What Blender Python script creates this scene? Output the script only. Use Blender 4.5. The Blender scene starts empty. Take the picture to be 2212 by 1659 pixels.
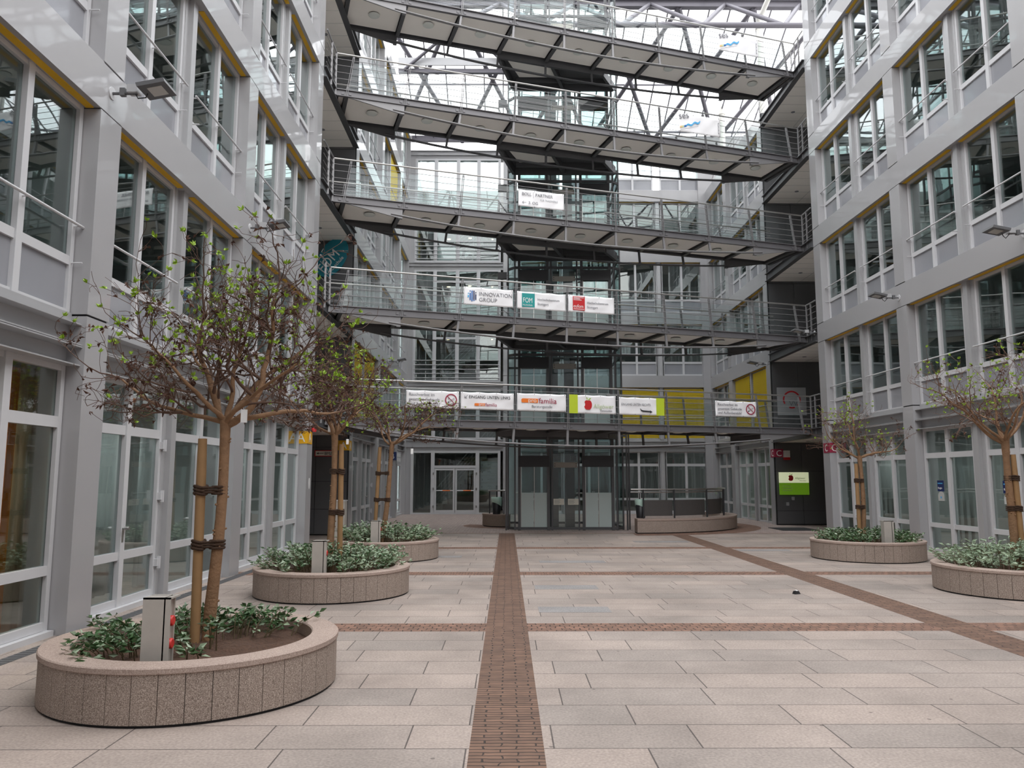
import bpy, bmesh, math, random
from mathutils import Vector, Matrix
PI = math.pi
scn = bpy.context.scene
COL = scn.collection
# ------------------------------------------------------------------ camera
FPX = 1665.0
PITCH = math.atan(203 / FPX)
YAW = math.atan(11 / FPX)
cam_d = bpy.data.cameras.new('camera')
cam = bpy.data.objects.new('camera', cam_d)
COL.objects.link(cam)
cam.location = (0, 0, 1.65)
cam.rotation_euler = (PI / 2 + PITCH, 0, -YAW)
cam_d.sensor_fit = 'HORIZONTAL'
cam_d.sensor_width = 36.0
cam_d.lens = FPX / 2212 * 36.0
cam_d.clip_end = 300
scn.camera = cam
# ------------------------------------------------------------------ sky and exposure
w = bpy.data.worlds.new('overcast_sky')
scn.world = w
w.use_nodes = True
nt = w.node_tree
nt.nodes.clear()
out = nt.nodes.new('ShaderNodeOutputWorld')
bg = nt.nodes.new('ShaderNodeBackground')
tc = nt.nodes.new('ShaderNodeTexCoord')
nz = nt.nodes.new('ShaderNodeTexNoise')
nz.inputs['Scale'].default_value = 3.0
nz.inputs['Detail'].default_value = 4.0
cr = nt.nodes.new('ShaderNodeValToRGB')
cr.color_ramp.elements[0].position = 0.35
cr.color_ramp.elements[0].color = (0.86, 0.89, 0.94, 1)
cr.color_ramp.elements[1].position = 0.6
cr.color_ramp.elements[1].color = (1.0, 0.985, 0.965, 1)
nt.links.new(tc.outputs['Generated'], nz.inputs['Vector'])
nt.links.new(nz.outputs['Fac'], cr.inputs['Fac'])
# overcast sky: three times brighter overhead than at the horizon
sx = nt.nodes.new('ShaderNodeSeparateXYZ')
gr = nt.nodes.new('ShaderNodeMath'); gr.operation = 'MULTIPLY_ADD'; gr.use_clamp = False
gr.inputs[1].default_value = 0.40; gr.inputs[2].default_value = 0.60
mul = nt.nodes.new('ShaderNodeVectorMath'); mul.operation = 'SCALE'
nt.links.new(tc.outputs['Generated'], sx.inputs['Vector'])
nt.links.new(sx.outputs['Z'], gr.inputs[0])
nt.links.new(cr.outputs['Color'], mul.inputs[0])
nt.links.new(gr.outputs[0], mul.inputs['Scale'])
nt.links.new(mul.outputs['Vector'], bg.inputs['Color'])
nt.links.new(bg.outputs['Background'], out.inputs['Surface'])
bg.inputs['Strength'].default_value = 2.3
scn.view_settings.view_transform = 'Standard'
scn.view_settings.look = 'None'
scn.view_settings.gamma = 1.0
scn.view_settings.use_curve_mapping = False
scn.view_settings.exposure = 0.98
cy = scn.cycles
cy.max_bounces = 7
cy.diffuse_bounces = 5
cy.glossy_bounces = 3
cy.transmission_bounces = 3
cy.transparent_max_bounces = 16
cy.sample_clamp_indirect = 3.0
cy.caustics_reflective = False
cy.caustics_refractive = False

# ------------------------------------------------------------------ materials
def lin(c):
    return tuple((v / 255 / 12.92) if v / 255 <= 0.04045 else ((v / 255 + 0.055) / 1.055) ** 2.4 for v in c)

def mat(name, col, rough=0.5, metal=0.0, noise=(6.0, 0.06), coat=0.0, spec=0.5, bump=0.0, bscale=30.0, emit=None, estr=1.0):
    m = bpy.data.materials.new(name)
    m.use_nodes = True
    n, l = m.node_tree.nodes, m.node_tree.links
    p = n['Principled BSDF']
    p.inputs['Roughness'].default_value = rough
    p.inputs['Metallic'].default_value = metal
    p.inputs['Specular IOR Level'].default_value = spec
    if coat:
        p.inputs['Coat Weight'].default_value = coat
        p.inputs['Coat Roughness'].default_value = 0.04
    t = n.new('ShaderNodeTexCoord')
    z = n.new('ShaderNodeTexNoise')
    z.inputs['Scale'].default_value = noise[0]
    z.inputs['Detail'].default_value = 5
    l.new(t.outputs['Object'], z.inputs['Vector'])
    mx = n.new('ShaderNodeMixRGB')
    a = noise[1]
    mx.inputs['Color1'].default_value = (*[max(0, c * (1 - a)) for c in col], 1)
    mx.inputs['Color2'].default_value = (*[min(1, c * (1 + a)) for c in col], 1)
    l.new(z.outputs['Fac'], mx.inputs['Fac'])
    l.new(mx.outputs['Color'], p.inputs['Base Color'])
    if bump:
        b = n.new('ShaderNodeBump')
        z2 = n.new('ShaderNodeTexNoise')
        z2.inputs['Scale'].default_value = bscale
        l.new(t.outputs['Object'], z2.inputs['Vector'])
        b.inputs['Strength'].default_value = bump
        b.inputs['Distance'].default_value = 0.02
        l.new(z2.outputs['Fac'], b.inputs['Height'])
        if coat:
            l.new(b.outputs['Normal'], p.inputs['Coat Normal'])
        else:
            l.new(b.outputs['Normal'], p.inputs['Normal'])
    if emit:
        p.inputs['Emission Color'].default_value = (*emit, 1)
        p.inputs['Emission Strength'].default_value = estr
    return m

def glass_mat(name, tint, ior=1.6, extra=0.0, bump=0.0, rough=0.0):
    m = bpy.data.materials.new(name)
    m.use_nodes = True
    n, l = m.node_tree.nodes, m.node_tree.links
    n.clear()
    o = n.new('ShaderNodeOutputMaterial')
    mix = n.new('ShaderNodeMixShader')
    tr = n.new('ShaderNodeBsdfTransparent')
    tr.inputs['Color'].default_value = (*tint, 1)
    gl = n.new('ShaderNodeBsdfGlossy')
    gl.inputs['Roughness'].default_value = rough
    gl.inputs['Color'].default_value = (0.95, 0.98, 0.98, 1)
    # Schlick reflectance, the same from both sides of the pane
    geo = n.new('ShaderNodeNewGeometry')
    dot = n.new('ShaderNodeVectorMath'); dot.operation = 'DOT_PRODUCT'
    l.new(geo.outputs['Incoming'], dot.inputs[0]); l.new(geo.outputs['Normal'], dot.inputs[1])
    ab = n.new('ShaderNodeMath'); ab.operation = 'ABSOLUTE'; l.new(dot.outputs['Value'], ab.inputs[0])
    om = n.new('ShaderNodeMath'); om.operation = 'SUBTRACT'; om.use_clamp = True; om.inputs[0].default_value = 1.0; l.new(ab.outputs[0], om.inputs[1])
    pw = n.new('ShaderNodeMath'); pw.operation = 'POWER'; pw.inputs[1].default_value = 4.0; l.new(om.outputs[0], pw.inputs[0])
    f0 = ((ior - 1) / (ior + 1)) ** 2 + extra
    ad = n.new('ShaderNodeMath')
    ad.operation = 'MULTIPLY_ADD'
    ad.use_clamp = True
    ad.inputs[1].default_value = 1 - f0
    ad.inputs[2].default_value = f0
    l.new(pw.outputs[0], ad.inputs[0])
    l.new(ad.outputs[0], mix.inputs['Fac'])
    l.new(tr.outputs['BSDF'], mix.inputs[1])
    l.new(gl.outputs['BSDF'], mix.inputs[2])
    if bump:
        t = n.new('ShaderNodeTexCoord')
        z = n.new('ShaderNodeTexNoise')
        z.inputs['Scale'].default_value = 0.9
        z.inputs['Detail'].default_value = 1.0
        b = n.new('ShaderNodeBump')
        b.inputs['Strength'].default_value = bump
        b.inputs['Distance'].default_value = 0.05
        l.new(t.outputs['Object'], z.inputs['Vector'])
        l.new(z.outputs['Fac'], b.inputs['Height'])
        l.new(b.outputs['Normal'], gl.inputs['Normal'])
    l.new(mix.outputs['Shader'], o.inputs['Surface'])
    return m

M = {}
M['facade'] = mat('grey_lacquered_metal', (0.39, 0.385, 0.395), 0.42, coat=0.55, bump=0.10, bscale=1.6, noise=(2.0, 0.03))
M['frame'] = mat('pale_aluminium', (0.60, 0.60, 0.615), 0.36, metal=0.0, noise=(9, 0.03))
M['post'] = mat('grey_aluminium', (0.47, 0.47, 0.48), 0.40, metal=0.25, noise=(9, 0.03))
M['spandrel'] = mat('grey_glass_panel', (0.30, 0.305, 0.33), 0.12, coat=0.3, noise=(4, 0.03))
M['joint'] = mat('black_joint', (0.012, 0.012, 0.014), 0.7)
M['dark_panel'] = mat('anthracite_panel', (0.12, 0.122, 0.128), 0.35, noise=(3, 0.06))
M['yellow'] = mat('yellow_blind', (0.80, 0.47, 0.015), 0.5, noise=(8, 0.05))
M['blind_yellow'] = mat('brightened_yellow_slats', (0.98, 0.72, 0.035), 0.5, noise=(8, 0.04))  # blind yellow, brightened in colour to offset the shade under the footbridge
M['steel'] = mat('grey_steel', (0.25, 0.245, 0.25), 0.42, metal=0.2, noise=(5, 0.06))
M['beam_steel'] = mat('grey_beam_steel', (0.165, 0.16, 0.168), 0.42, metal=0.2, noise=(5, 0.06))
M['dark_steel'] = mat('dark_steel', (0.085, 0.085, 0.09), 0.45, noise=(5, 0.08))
M['inox'] = mat('brushed_steel', (0.42, 0.41, 0.40), 0.28, metal=0.85, noise=(20, 0.05))
M['soffit'] = mat('cream_soffit', (0.93, 0.88, 0.83), 0.7, noise=(2, 0.03))
M['deck'] = mat('pale_deck_plates', (0.62, 0.60, 0.57), 0.7)
M['lamp'] = mat('opal_lamp', (0.72, 0.74, 0.70), 0.3, noise=(4, 0.02))
M['glass'] = glass_mat('window_glass', (0.78, 0.845, 0.835), 1.6, 0.05, bump=0.05)
M['rail_glass'] = glass_mat('railing_glass', (0.86, 0.915, 0.91), 1.45, 0.02)
M['lift_glass'] = glass_mat('lift_glass', (0.72, 0.82, 0.815), 1.5, 0.03)
M['roof_glass'] = glass_mat('roof_glass', (0.98, 0.99, 1.0), 1.2, 0.0)
M['frost'] = mat('frosted_glass', (0.50, 0.59, 0.58), 0.25, noise=(3, 0.02))
M['white_col'] = mat('white_steel', (0.78, 0.77, 0.72), 0.4)
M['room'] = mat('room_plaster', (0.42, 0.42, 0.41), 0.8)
M['room_dim'] = mat('darkened_room_plaster', (0.22, 0.225, 0.22), 0.8)  # room plaster with the dimness of the back rooms put into its colour
M['roof_steel'] = mat('dark_roof_steel', (0.15, 0.142, 0.165), 0.45, metal=0.2)
M['twig_pale'] = mat('brown_twig', (0.18, 0.105, 0.072), 0.85, noise=(10, 0.3))
def curtain_mat(name, col):
    m = bpy.data.materials.new(name); m.use_nodes = True
    n, l = m.node_tree.nodes, m.node_tree.links
    n.clear(); o = n.new('ShaderNodeOutputMaterial'); mx = n.new('ShaderNodeMixShader'); d = n.new('ShaderNodeBsdfDiffuse'); t = n.new('ShaderNodeBsdfTranslucent')
    tc_ = n.new('ShaderNodeTexCoord'); z = n.new('ShaderNodeTexNoise'); z.inputs['Scale'].default_value = 3; rp = n.new('ShaderNodeMixRGB')
    rp.inputs['Color1'].default_value = (*[c * 0.92 for c in col], 1); rp.inputs['Color2'].default_value = (*col, 1)
    l.new(tc_.outputs['Object'], z.inputs['Vector']); l.new(z.outputs['Fac'], rp.inputs['Fac'])
    l.new(rp.outputs['Color'], d.inputs['Color']); l.new(rp.outputs['Color'], t.inputs['Color'])
    l.new(d.outputs['BSDF'], mx.inputs[1]); l.new(t.outputs['BSDF'], mx.inputs[2]); l.new(mx.outputs['Shader'], o.inputs['Surface'])
    return m
M['orange'] = mat('orange_board', (0.78, 0.25, 0.015), 0.5, noise=(1.2, 0.25))
M['curtain'] = curtain_mat('beige_curtain', (0.50, 0.44, 0.34))
M['white'] = mat('white_paint', (0.80, 0.80, 0.79), 0.4)
M['blind_white'] = curtain_mat('white_curtain', (0.80, 0.80, 0.79))
M['banner'] = mat('banner_vinyl', (0.90, 0.89, 0.90), 0.5, noise=(7, 0.02), bump=0.15, bscale=5)
M['black_ink'] = mat('black_ink', (0.03, 0.03, 0.035), 0.6)
M['grey_ink'] = mat('grey_ink', (0.22, 0.22, 0.24), 0.6)
M['red'] = mat('red_ink', (0.55, 0.015, 0.02), 0.5)
M['dark_red'] = mat('dark_red_ink', (0.33, 0.02, 0.06), 0.5)
M['orange_ink'] = mat('orange_ink', (0.85, 0.20, 0.02), 0.5)
M['lime'] = mat('lime_ink', (0.50, 0.62, 0.03), 0.5)
M['pale_green'] = mat('pale_green_ink', (0.55, 0.64, 0.40), 0.5)
M['teal'] = mat('teal_ink', (0.015, 0.30, 0.29), 0.5)
M['blue'] = mat('blue_ink', (0.02, 0.14, 0.45), 0.5)
M['sky_blue'] = mat('sky_blue_ink', (0.08, 0.42, 0.75), 0.5)
M['sand_ink'] = mat('sand_ink', (0.80, 0.55, 0.25), 0.5)
M['navy'] = mat('navy_ink', (0.012, 0.025, 0.11), 0.4)
M['sign_yellow'] = mat('sign_yellow', (0.80, 0.42, 0.01), 0.4)
M['sign_teal'] = mat('sign_teal', (0.01, 0.20, 0.27), 0.35)
M['green_lit'] = mat('green_lit_sign', (0.15, 0.33, 0.012), 0.4, emit=(0.10, 0.22, 0.01), estr=0.25)
M['white_lit'] = mat('white_lit_sign', (0.75, 0.80, 0.60), 0.4, emit=(0.75, 0.8, 0.5), estr=0.25)
M['plastic_black'] = mat('black_plastic', (0.022, 0.022, 0.025), 0.4)
M['bag'] = mat('pale_green_bag', (0.55, 0.75, 0.66), 0.4)
M['socket_red'] = mat('red_socket', (0.62, 0.035, 0.03), 0.35)
M['galv'] = mat('dull_galvanised_steel', (0.46, 0.43, 0.39), 0.45, noise=(9, 0.12))
M['lamp_glass'] = mat('floodlight_lens', (0.50, 0.48, 0.44), 0.2)
M['flood'] = mat('floodlight_body', (0.12, 0.12, 0.125), 0.5)
M['bark'] = mat('brown_bark', (0.25, 0.142, 0.075), 0.8, noise=(14, 0.35), bump=0.4, bscale=40)
M['twig'] = mat('dark_twig', (0.115, 0.066, 0.046), 0.85, noise=(10, 0.3))
M['bud'] = mat('fresh_green_leaf', (0.30, 0.47, 0.035), 0.5, noise=(9, 0.25))
M['dead'] = mat('dry_brown_leaf', (0.095, 0.042, 0.026), 0.8, noise=(7, 0.5))
M['stake'] = mat('tan_wood_stake', (0.31, 0.18, 0.08), 0.75, noise=(8, 0.25))
M['tie'] = mat('brown_coir_tie', (0.055, 0.030, 0.018), 0.95, bump=0.6, bscale=60)
M['soil'] = mat('bark_mulch_soil', (0.085, 0.045, 0.028), 0.95, noise=(35, 0.7), bump=1.0, bscale=45)
M['cover_dark'] = mat('dark_green_leaf', (0.060, 0.125, 0.045), 0.35, noise=(12, 0.55))
M['cover_pale'] = mat('silver_green_leaf', (0.32, 0.41, 0.28), 0.38, noise=(9, 0.6))
M['stem'] = mat('green_brown_stem', (0.12, 0.09, 0.045), 0.8)
M['mat'] = mat('black_rubber_mat', (0.02, 0.02, 0.022), 0.9)
M['grate'] = mat('grey_drain_grate', (0.14, 0.14, 0.145), 0.5, metal=0.4)
M['paper'] = mat('paper', (0.70, 0.68, 0.60), 0.7)
M['beige_plate'] = mat('beige_plate', (0.36, 0.34, 0.30), 0.5)
M['silver_letters'] = mat('silver_plate', (0.42, 0.43, 0.45), 0.4)
M['mesh_panel'] = mat('perforated_dark_panel', (0.075, 0.068, 0.066), 0.6, noise=(60, 0.3))
M['downlight'] = mat('warm_downlight', (1, 0.9, 0.7), 0.4, emit=(1, 0.75, 0.42), estr=2.5)
M['concrete_stair'] = mat('pale_stair_concrete', (0.36, 0.35, 0.33), 0.8)
M['cow'] = mat('black_and_white_hide', (0.75, 0.75, 0.74), 0.7)
M['shop_green'] = mat('lime_partition', (0.34, 0.44, 0.05), 0.6)

# cow patches
def patch_cow():
    m = M['cow']; n, l = m.node_tree.nodes, m.node_tree.links
    p = n['Principled BSDF']
    v = n.new('ShaderNodeTexNoise'); v.inputs['Scale'].default_value = 3.2; v.inputs['Detail'].default_value = 0
    t = n.new('ShaderNodeTexCoord'); r = n.new('ShaderNodeValToRGB')
    r.color_ramp.interpolation = 'CONSTANT'
    r.color_ramp.elements[0].color = (0.015, 0.015, 0.018, 1)
    r.color_ramp.elements[1].position = 0.53; r.color_ramp.elements[1].color = (0.8, 0.8, 0.8, 1)
    l.new(t.outputs['Object'], v.inputs['Vector']); l.new(v.outputs['Fac'], r.inputs['Fac']); l.new(r.outputs['Color'], p.inputs['Base Color'])
patch_cow()

def speckle(name, c1, c2, c3, scale, rough=0.75, big=0.12, joint_ang=None):
    """granite: three-tone grain with faint large stains"""
    m = bpy.data.materials.new(name); m.use_nodes = True
    n, l = m.node_tree.nodes, m.node_tree.links
    p = n['Principled BSDF']; p.inputs['Roughness'].default_value = rough
    p.inputs['Specular IOR Level'].default_value = 0.3
    t = n.new('ShaderNodeTexCoord')
    a = n.new('ShaderNodeTexNoise'); a.inputs['Scale'].default_value = scale; a.inputs['Detail'].default_value = 3
    r = n.new('ShaderNodeValToRGB')
    e = r.color_ramp.elements
    e[0].position = 0.36; e[0].color = (*c1, 1)
    e[1].position = 0.66; e[1].color = (*c3, 1)
    k = e.new(0.5); k.color = (*c2, 1)
    b = n.new('ShaderNodeTexNoise'); b.inputs['Scale'].default_value = 1.7; b.inputs['Detail'].default_value = 4
    mm = n.new('ShaderNodeMath'); mm.operation = 'MULTIPLY_ADD'; mm.inputs[1].default_value = big * 2; mm.inputs[2].default_value = 1 - big
    mx = n.new('ShaderNodeMixRGB'); mx.blend_type = 'MULTIPLY'; mx.inputs['Fac'].default_value = 1
    for q in (a, b):
        l.new(t.outputs['Object'], q.inputs['Vector'])
    l.new(a.outputs['Fac'], r.inputs['Fac']); l.new(b.outputs['Fac'], mm.inputs[0])
    l.new(r.outputs['Color'], mx.inputs['Color1']); l.new(mm.outputs[0], mx.inputs['Color2'])
    l.new(mx.outputs['Color'], p.inputs['Base Color'])
    return m
M['granite'] = speckle('planter_granite', (0.19, 0.148, 0.124), (0.32, 0.255, 0.215), (0.52, 0.435, 0.375), 150)
M['granite_dark'] = speckle('granite_joint', (0.07, 0.055, 0.05), (0.11, 0.09, 0.08), (0.16, 0.13, 0.12), 60)
M['coping'] = speckle('coping_granite', (0.30, 0.225, 0.19), (0.40, 0.31, 0.265), (0.50, 0.40, 0.345), 150)

def floor_mat():
    m = bpy.data.materials.new('granite_paving_slabs'); m.use_nodes = True
    n, l = m.node_tree.nodes, m.node_tree.links
    p = n['Principled BSDF']; p.inputs['Roughness'].default_value = 0.62
    p.inputs['Specular IOR Level'].default_value = 0.35
    t = n.new('ShaderNodeTexCoord')
    mp = n.new('ShaderNodeMapping'); mp.inputs['Location'].default_value = (0.25, -8.61 + 0.455 * 20, 0)
    l.new(t.outputs['Object'], mp.inputs['Vector'])
    br = n.new('ShaderNodeTexBrick')
    br.offset = 0.41; br.offset_frequency = 2; br.squash = 0.82; br.squash_frequency = 3
    br.inputs['Scale'].default_value = 1.0
    br.inputs['Brick Width'].default_value = 1.12
    br.inputs['Row Height'].default_value = 0.455
    br.inputs['Mortar Size'].default_value = 0.0055
    br.inputs['Mortar Smooth'].default_value = 0.25
    br.inputs['Bias'].default_value = 0.0
    br.inputs['Color1'].default_value = (0.375, 0.308, 0.27, 1)
    br.inputs['Color2'].default_value = (0.298, 0.256, 0.23, 1)
    br.inputs['Mortar'].default_value = (0.10, 0.082, 0.075, 1)
    l.new(mp.outputs['Vector'], br.inputs['Vector'])
    g = n.new('ShaderNodeTexNoise'); g.inputs['Scale'].default_value = 55; g.inputs['Detail'].default_value = 4
    b = n.new('ShaderNodeTexNoise'); b.inputs['Scale'].default_value = 0.7; b.inputs['Detail'].default_value = 6; b.inputs['Roughness'].default_value = 0.65
    s = n.new('ShaderNodeTexVoronoi'); s.inputs['Scale'].default_value = 3.1
    for q in (g, b, s):
        l.new(t.outputs['Object'], q.inputs['Vector'])
    def ma(src, mul, add):
        x = n.new('ShaderNodeMath'); x.operation = 'MULTIPLY_ADD'; x.inputs[1].default_value = mul; x.inputs[2].default_value = add
        l.new(src, x.inputs[0]); return x.outputs[0]
    gv = ma(g.outputs['Fac'], 1.0, 0.5); bv = ma(b.outputs['Fac'], 1.15, 0.42)
    # small dark chewing-gum spots
    st = n.new('ShaderNodeMath'); st.operation = 'GREATER_THAN'; st.inputs[1].default_value = 0.045
    l.new(s.outputs['Distance'], st.inputs[0])
    sv = ma(st.outputs[0], 0.5, 0.5)
    c = br.outputs['Color']
    for v in (gv, bv, sv):
        mx = n.new('ShaderNodeMixRGB'); mx.blend_type = 'MULTIPLY'; mx.inputs['Fac'].default_value = 1
        l.new(c, mx.inputs['Color1']); l.new(v, mx.inputs['Color2']); c = mx.outputs['Color']
    l.new(c, p.inputs['Base Color'])
    bp = n.new('ShaderNodeBump'); bp.inputs['Strength'].default_value = 0.5; bp.inputs['Distance'].default_value = 0.006; bp.invert = True
    l.new(br.outputs['Fac'], bp.inputs['Height']); l.new(bp.outputs['Normal'], p.inputs['Normal'])
    return m
M['slabs'] = floor_mat()

def cobble_mat(name, bw, rh, rot=0.0, c1=(0.205, 0.118, 0.080), c2=(0.145, 0.085, 0.060), mort=(0.045, 0.032, 0.026)):
    m = bpy.data.materials.new(name); m.use_nodes = True
    n, l = m.node_tree.nodes, m.node_tree.links
    p = n['Principled BSDF']; p.inputs['Roughness'].default_value = 0.8
    t = n.new('ShaderNodeTexCoord')
    mp = n.new('ShaderNodeMapping'); mp.inputs['Rotation'].default_value = (0, 0, rot)
    l.new(t.outputs['Object'], mp.inputs['Vector'])
    dn = n.new('ShaderNodeTexNoise'); dn.inputs['Scale'].default_value = 9
    l.new(t.outputs['Object'], dn.inputs['Vector'])
    ad = n.new('ShaderNodeVectorMath'); ad.operation = 'MULTIPLY_ADD'; ad.inputs[1].default_value = (0.07, 0.022, 0)
    l.new(dn.outputs['Color'], ad.inputs[0]); l.new(mp.outputs['Vector'], ad.inputs[2])
    br = n.new('ShaderNodeTexBrick'); br.inputs['Scale'].default_value = 1
    br.inputs['Brick Width'].default_value = bw; br.inputs['Row Height'].default_value = rh
    br.inputs['Mortar Size'].default_value = 0.006; br.inputs['Mortar Smooth'].default_value = 0.4
    br.inputs['Color1'].default_value = (*c1, 1); br.inputs['Color2'].default_value = (*c2, 1); br.inputs['Mortar'].default_value = (*mort, 1)
    l.new(ad.outputs['Vector'], br.inputs['Vector'])
    g = n.new('ShaderNodeTexNoise'); g.inputs['Scale'].default_value = 6; g.inputs['Detail'].default_value = 5
    l.new(t.outputs['Object'], g.inputs['Vector'])
    x = n.new('ShaderNodeMath'); x.operation = 'MULTIPLY_ADD'; x.inputs[1].default_value = 0.9; x.inputs[2].default_value = 0.55
    l.new(g.outputs['Fac'], x.inputs[0])
    mx = n.new('ShaderNodeMixRGB'); mx.blend_type = 'MULTIPLY'; mx.inputs['Fac'].default_value = 1
    l.new(br.outputs['Color'], mx.inputs['Color1']); l.new(x.outputs[0], mx.inputs['Color2'])
    l.new(mx.outputs['Color'], p.inputs['Base Color'])
    bp = n.new('ShaderNodeBump'); bp.inputs['Strength'].default_value = 0.9; bp.inputs['Distance'].default_value = 0.012; bp.invert = True
    l.new(br.outputs['Fac'], bp.inputs['Height']); l.new(bp.outputs['Normal'], p.inputs['Normal'])
    return m
M['cobble'] = cobble_mat('brown_brick_strip', 0.215, 0.054)
M['cobble_x'] = cobble_mat('brown_brick_cross_strip', 0.105, 0.10, c1=(0.27, 0.150, 0.105), c2=(0.18, 0.104, 0.075))
M['small_paving'] = cobble_mat('pale_small_paving', 0.20, 0.10, c1=(0.43, 0.34, 0.305), c2=(0.36, 0.29, 0.265), mort=(0.18, 0.14, 0.125))

# ------------------------------------------------------------------ mesh helpers
class MB:
    def __init__(s):
        s.v = []; s.f = []; s.mi = []; s.m = 0; s.sm = []
    def add(s, vs, fs, smooth=False):
        b = len(s.v)
        s.v += [tuple(p) for p in vs]
        for f in fs:
            s.f.append(tuple(i + b for i in f)); s.mi.append(s.m); s.sm.append(smooth)
        return s
    def box(s, x0, x1, y0, y1, z0, z1):
        if x0 > x1: x0, x1 = x1, x0
        if y0 > y1: y0, y1 = y1, y0
        if z0 > z1: z0, z1 = z1, z0
        v = [(x0, y0, z0), (x1, y0, z0), (x1, y1, z0), (x0, y1, z0), (x0, y0, z1), (x1, y0, z1), (x1, y1, z1), (x0, y1, z1)]
        return s.add(v, [(0, 3, 2, 1), (4, 5, 6, 7), (0, 1, 5, 4), (1, 2, 6, 5), (2, 3, 7, 6), (3, 0, 4, 7)])
    def beam(s, a, b, w, h=None, up=(0, 0, 1)):
        """rectangular bar between two points"""
        h = w if h is None else h
        a, b = Vector(a), Vector(b)
        d = (b - a).normalized(); u = Vector(up)
        if abs(d.dot(u)) > 0.98: u = Vector((0, 1, 0))
        r = d.cross(u).normalized(); u = r.cross(d).normalized()
        v = []
        for c in (a, b):
            for (i, j) in ((-1, -1), (1, -1), (1, 1), (-1, 1)):
                v.append(c + r * (i * w / 2) + u * (j * h / 2))
        return s.add(v, [(0, 3, 2, 1), (4, 5, 6, 7), (0, 1, 5, 4), (1, 2, 6, 5), (2, 3, 7, 6), (3, 0, 4, 7)])
    def tube(s, pts, rad, n=8, cap=True):
        pts = [Vector(p) for p in pts]
        rs = rad if isinstance(rad, (list, tuple)) else [rad] * len(pts)
        prev = None; vs = []; fs = []
        for i, p in enumerate(pts):
            d = (pts[min(i + 1, len(pts) - 1)] - pts[max(i - 1, 0)])
            d = d.normalized() if d.length > 1e-9 else Vector((0, 0, 1))
            if prev is None:
                u = Vector((0, 0, 1)) if abs(d.z) < 0.9 else Vector((1, 0, 0))
            else:
                u = prev
            r = d.cross(u)
            if r.length < 1e-6: r = d.cross(Vector((0, 1, 0.1)))
            r.normalize(); u = r.cross(d).normalized(); prev = u
            for k in range(n):
                a = 2 * PI * k / n
                vs.append(p + (r * math.cos(a) + u * math.sin(a)) * rs[i])
        for i in range(len(pts) - 1):
            for k in range(n):
                a, b = i * n + k, i * n + (k + 1) % n
                fs.append((a, b, b + n, a + n))
        s.add(vs, fs, True)
        if cap:
            L = len(pts) - 1
            s.add(vs[:n], [tuple(range(n))[::-1]]); s.add(vs[L * n:L * n + n], [tuple(range(n))])
        return s
    def disc_stack(s, prof, cx=0, cy=0, n=32, smooth=True, cap=True):
        """lathe about z: prof = [(r,z)...]"""
        vs = []; fs = []
        for (r, z) in prof:
            for k in range(n):
                a = 2 * PI * k / n
                vs.append((cx + r * math.cos(a), cy + r * math.sin(a), z))
        for i in range(len(prof) - 1):
            for k in range(n):
                a, b = i * n + k, i * n + (k + 1) % n
                fs.append((a, b, b + n, a + n))
        s.add(vs, fs, smooth)
        if cap:
            s.add(vs[:n], [tuple(range(n))[::-1]]); s.add(vs[-n:], [tuple(range(n))])
        return s
    def prism(s, poly, z0, z1):
        n = len(poly)
        v = [(x, y, z0) for x, y in poly] + [(x, y, z1) for x, y in poly]
        f = [tuple(range(n))[::-1], tuple(range(n, 2 * n))]
        f += [(i, (i + 1) % n, n + (i + 1) % n, n + i) for i in range(n)]
        return s.add(v, f)
    def xz_prism(s, poly, y0, y1):
        n = len(poly)
        v = [(x, y0, z) for x, z in poly] + [(x, y1, z) for x, z in poly]
        f = [tuple(range(n)), tuple(range(n, 2 * n))[::-1]]
        f += [(i, n + i, n + (i + 1) % n, (i + 1) % n) for i in range(n)]
        return s.add(v, f)
    def build(s, name, mats, parent=None, loc=None):
        me = bpy.data.meshes.new(name)
        me.from_pydata(s.v, [], s.f)
        if not isinstance(mats, (list, tuple)): mats = [mats]
        for m in mats: me.materials.append(m)
        me.polygons.foreach_set('material_index', s.mi)
        me.polygons.foreach_set('use_smooth', s.sm)
        me.update()
        bm = bmesh.new(); bm.from_mesh(me); bmesh.ops.recalc_face_normals(bm, faces=bm.faces); bm.to_mesh(me); bm.free()
        return link(name, me, parent, loc)

def link(name, data, parent=None, loc=None):
    o = bpy.data.objects.new(name, data)
    COL.objects.link(o)
    if parent: o.parent = parent
    if loc: o.location = loc
    return o
def tag(o, label=None, cat=None, group=None, kind=None):
    if label: o['label'] = label
    if cat: o['category'] = cat
    if group: o['group'] = group
    if kind: o['kind'] = kind
    return o
def empty(name, loc=(0, 0, 0), rz=0.0, label=None, cat=None, group=None, kind=None):
    o = link(name, None); o.location = loc; o.rotation_euler = (0, 0, rz)
    o.empty_display_size = 0.1
    return tag(o, label, cat, group, kind)
KIDS = {}
def kids(o):
    return [c for c in bpy.data.objects if c.parent == o]
def tree_of(o):
    return (o, [tree_of(c) for c in kids(o)])
def copy_tree(t, parent=None):
    o, ch = t
    c = o.copy(); COL.objects.link(c)
    if parent: c.parent = parent
    for k in ch: copy_tree(k, c)
    return c

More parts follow.
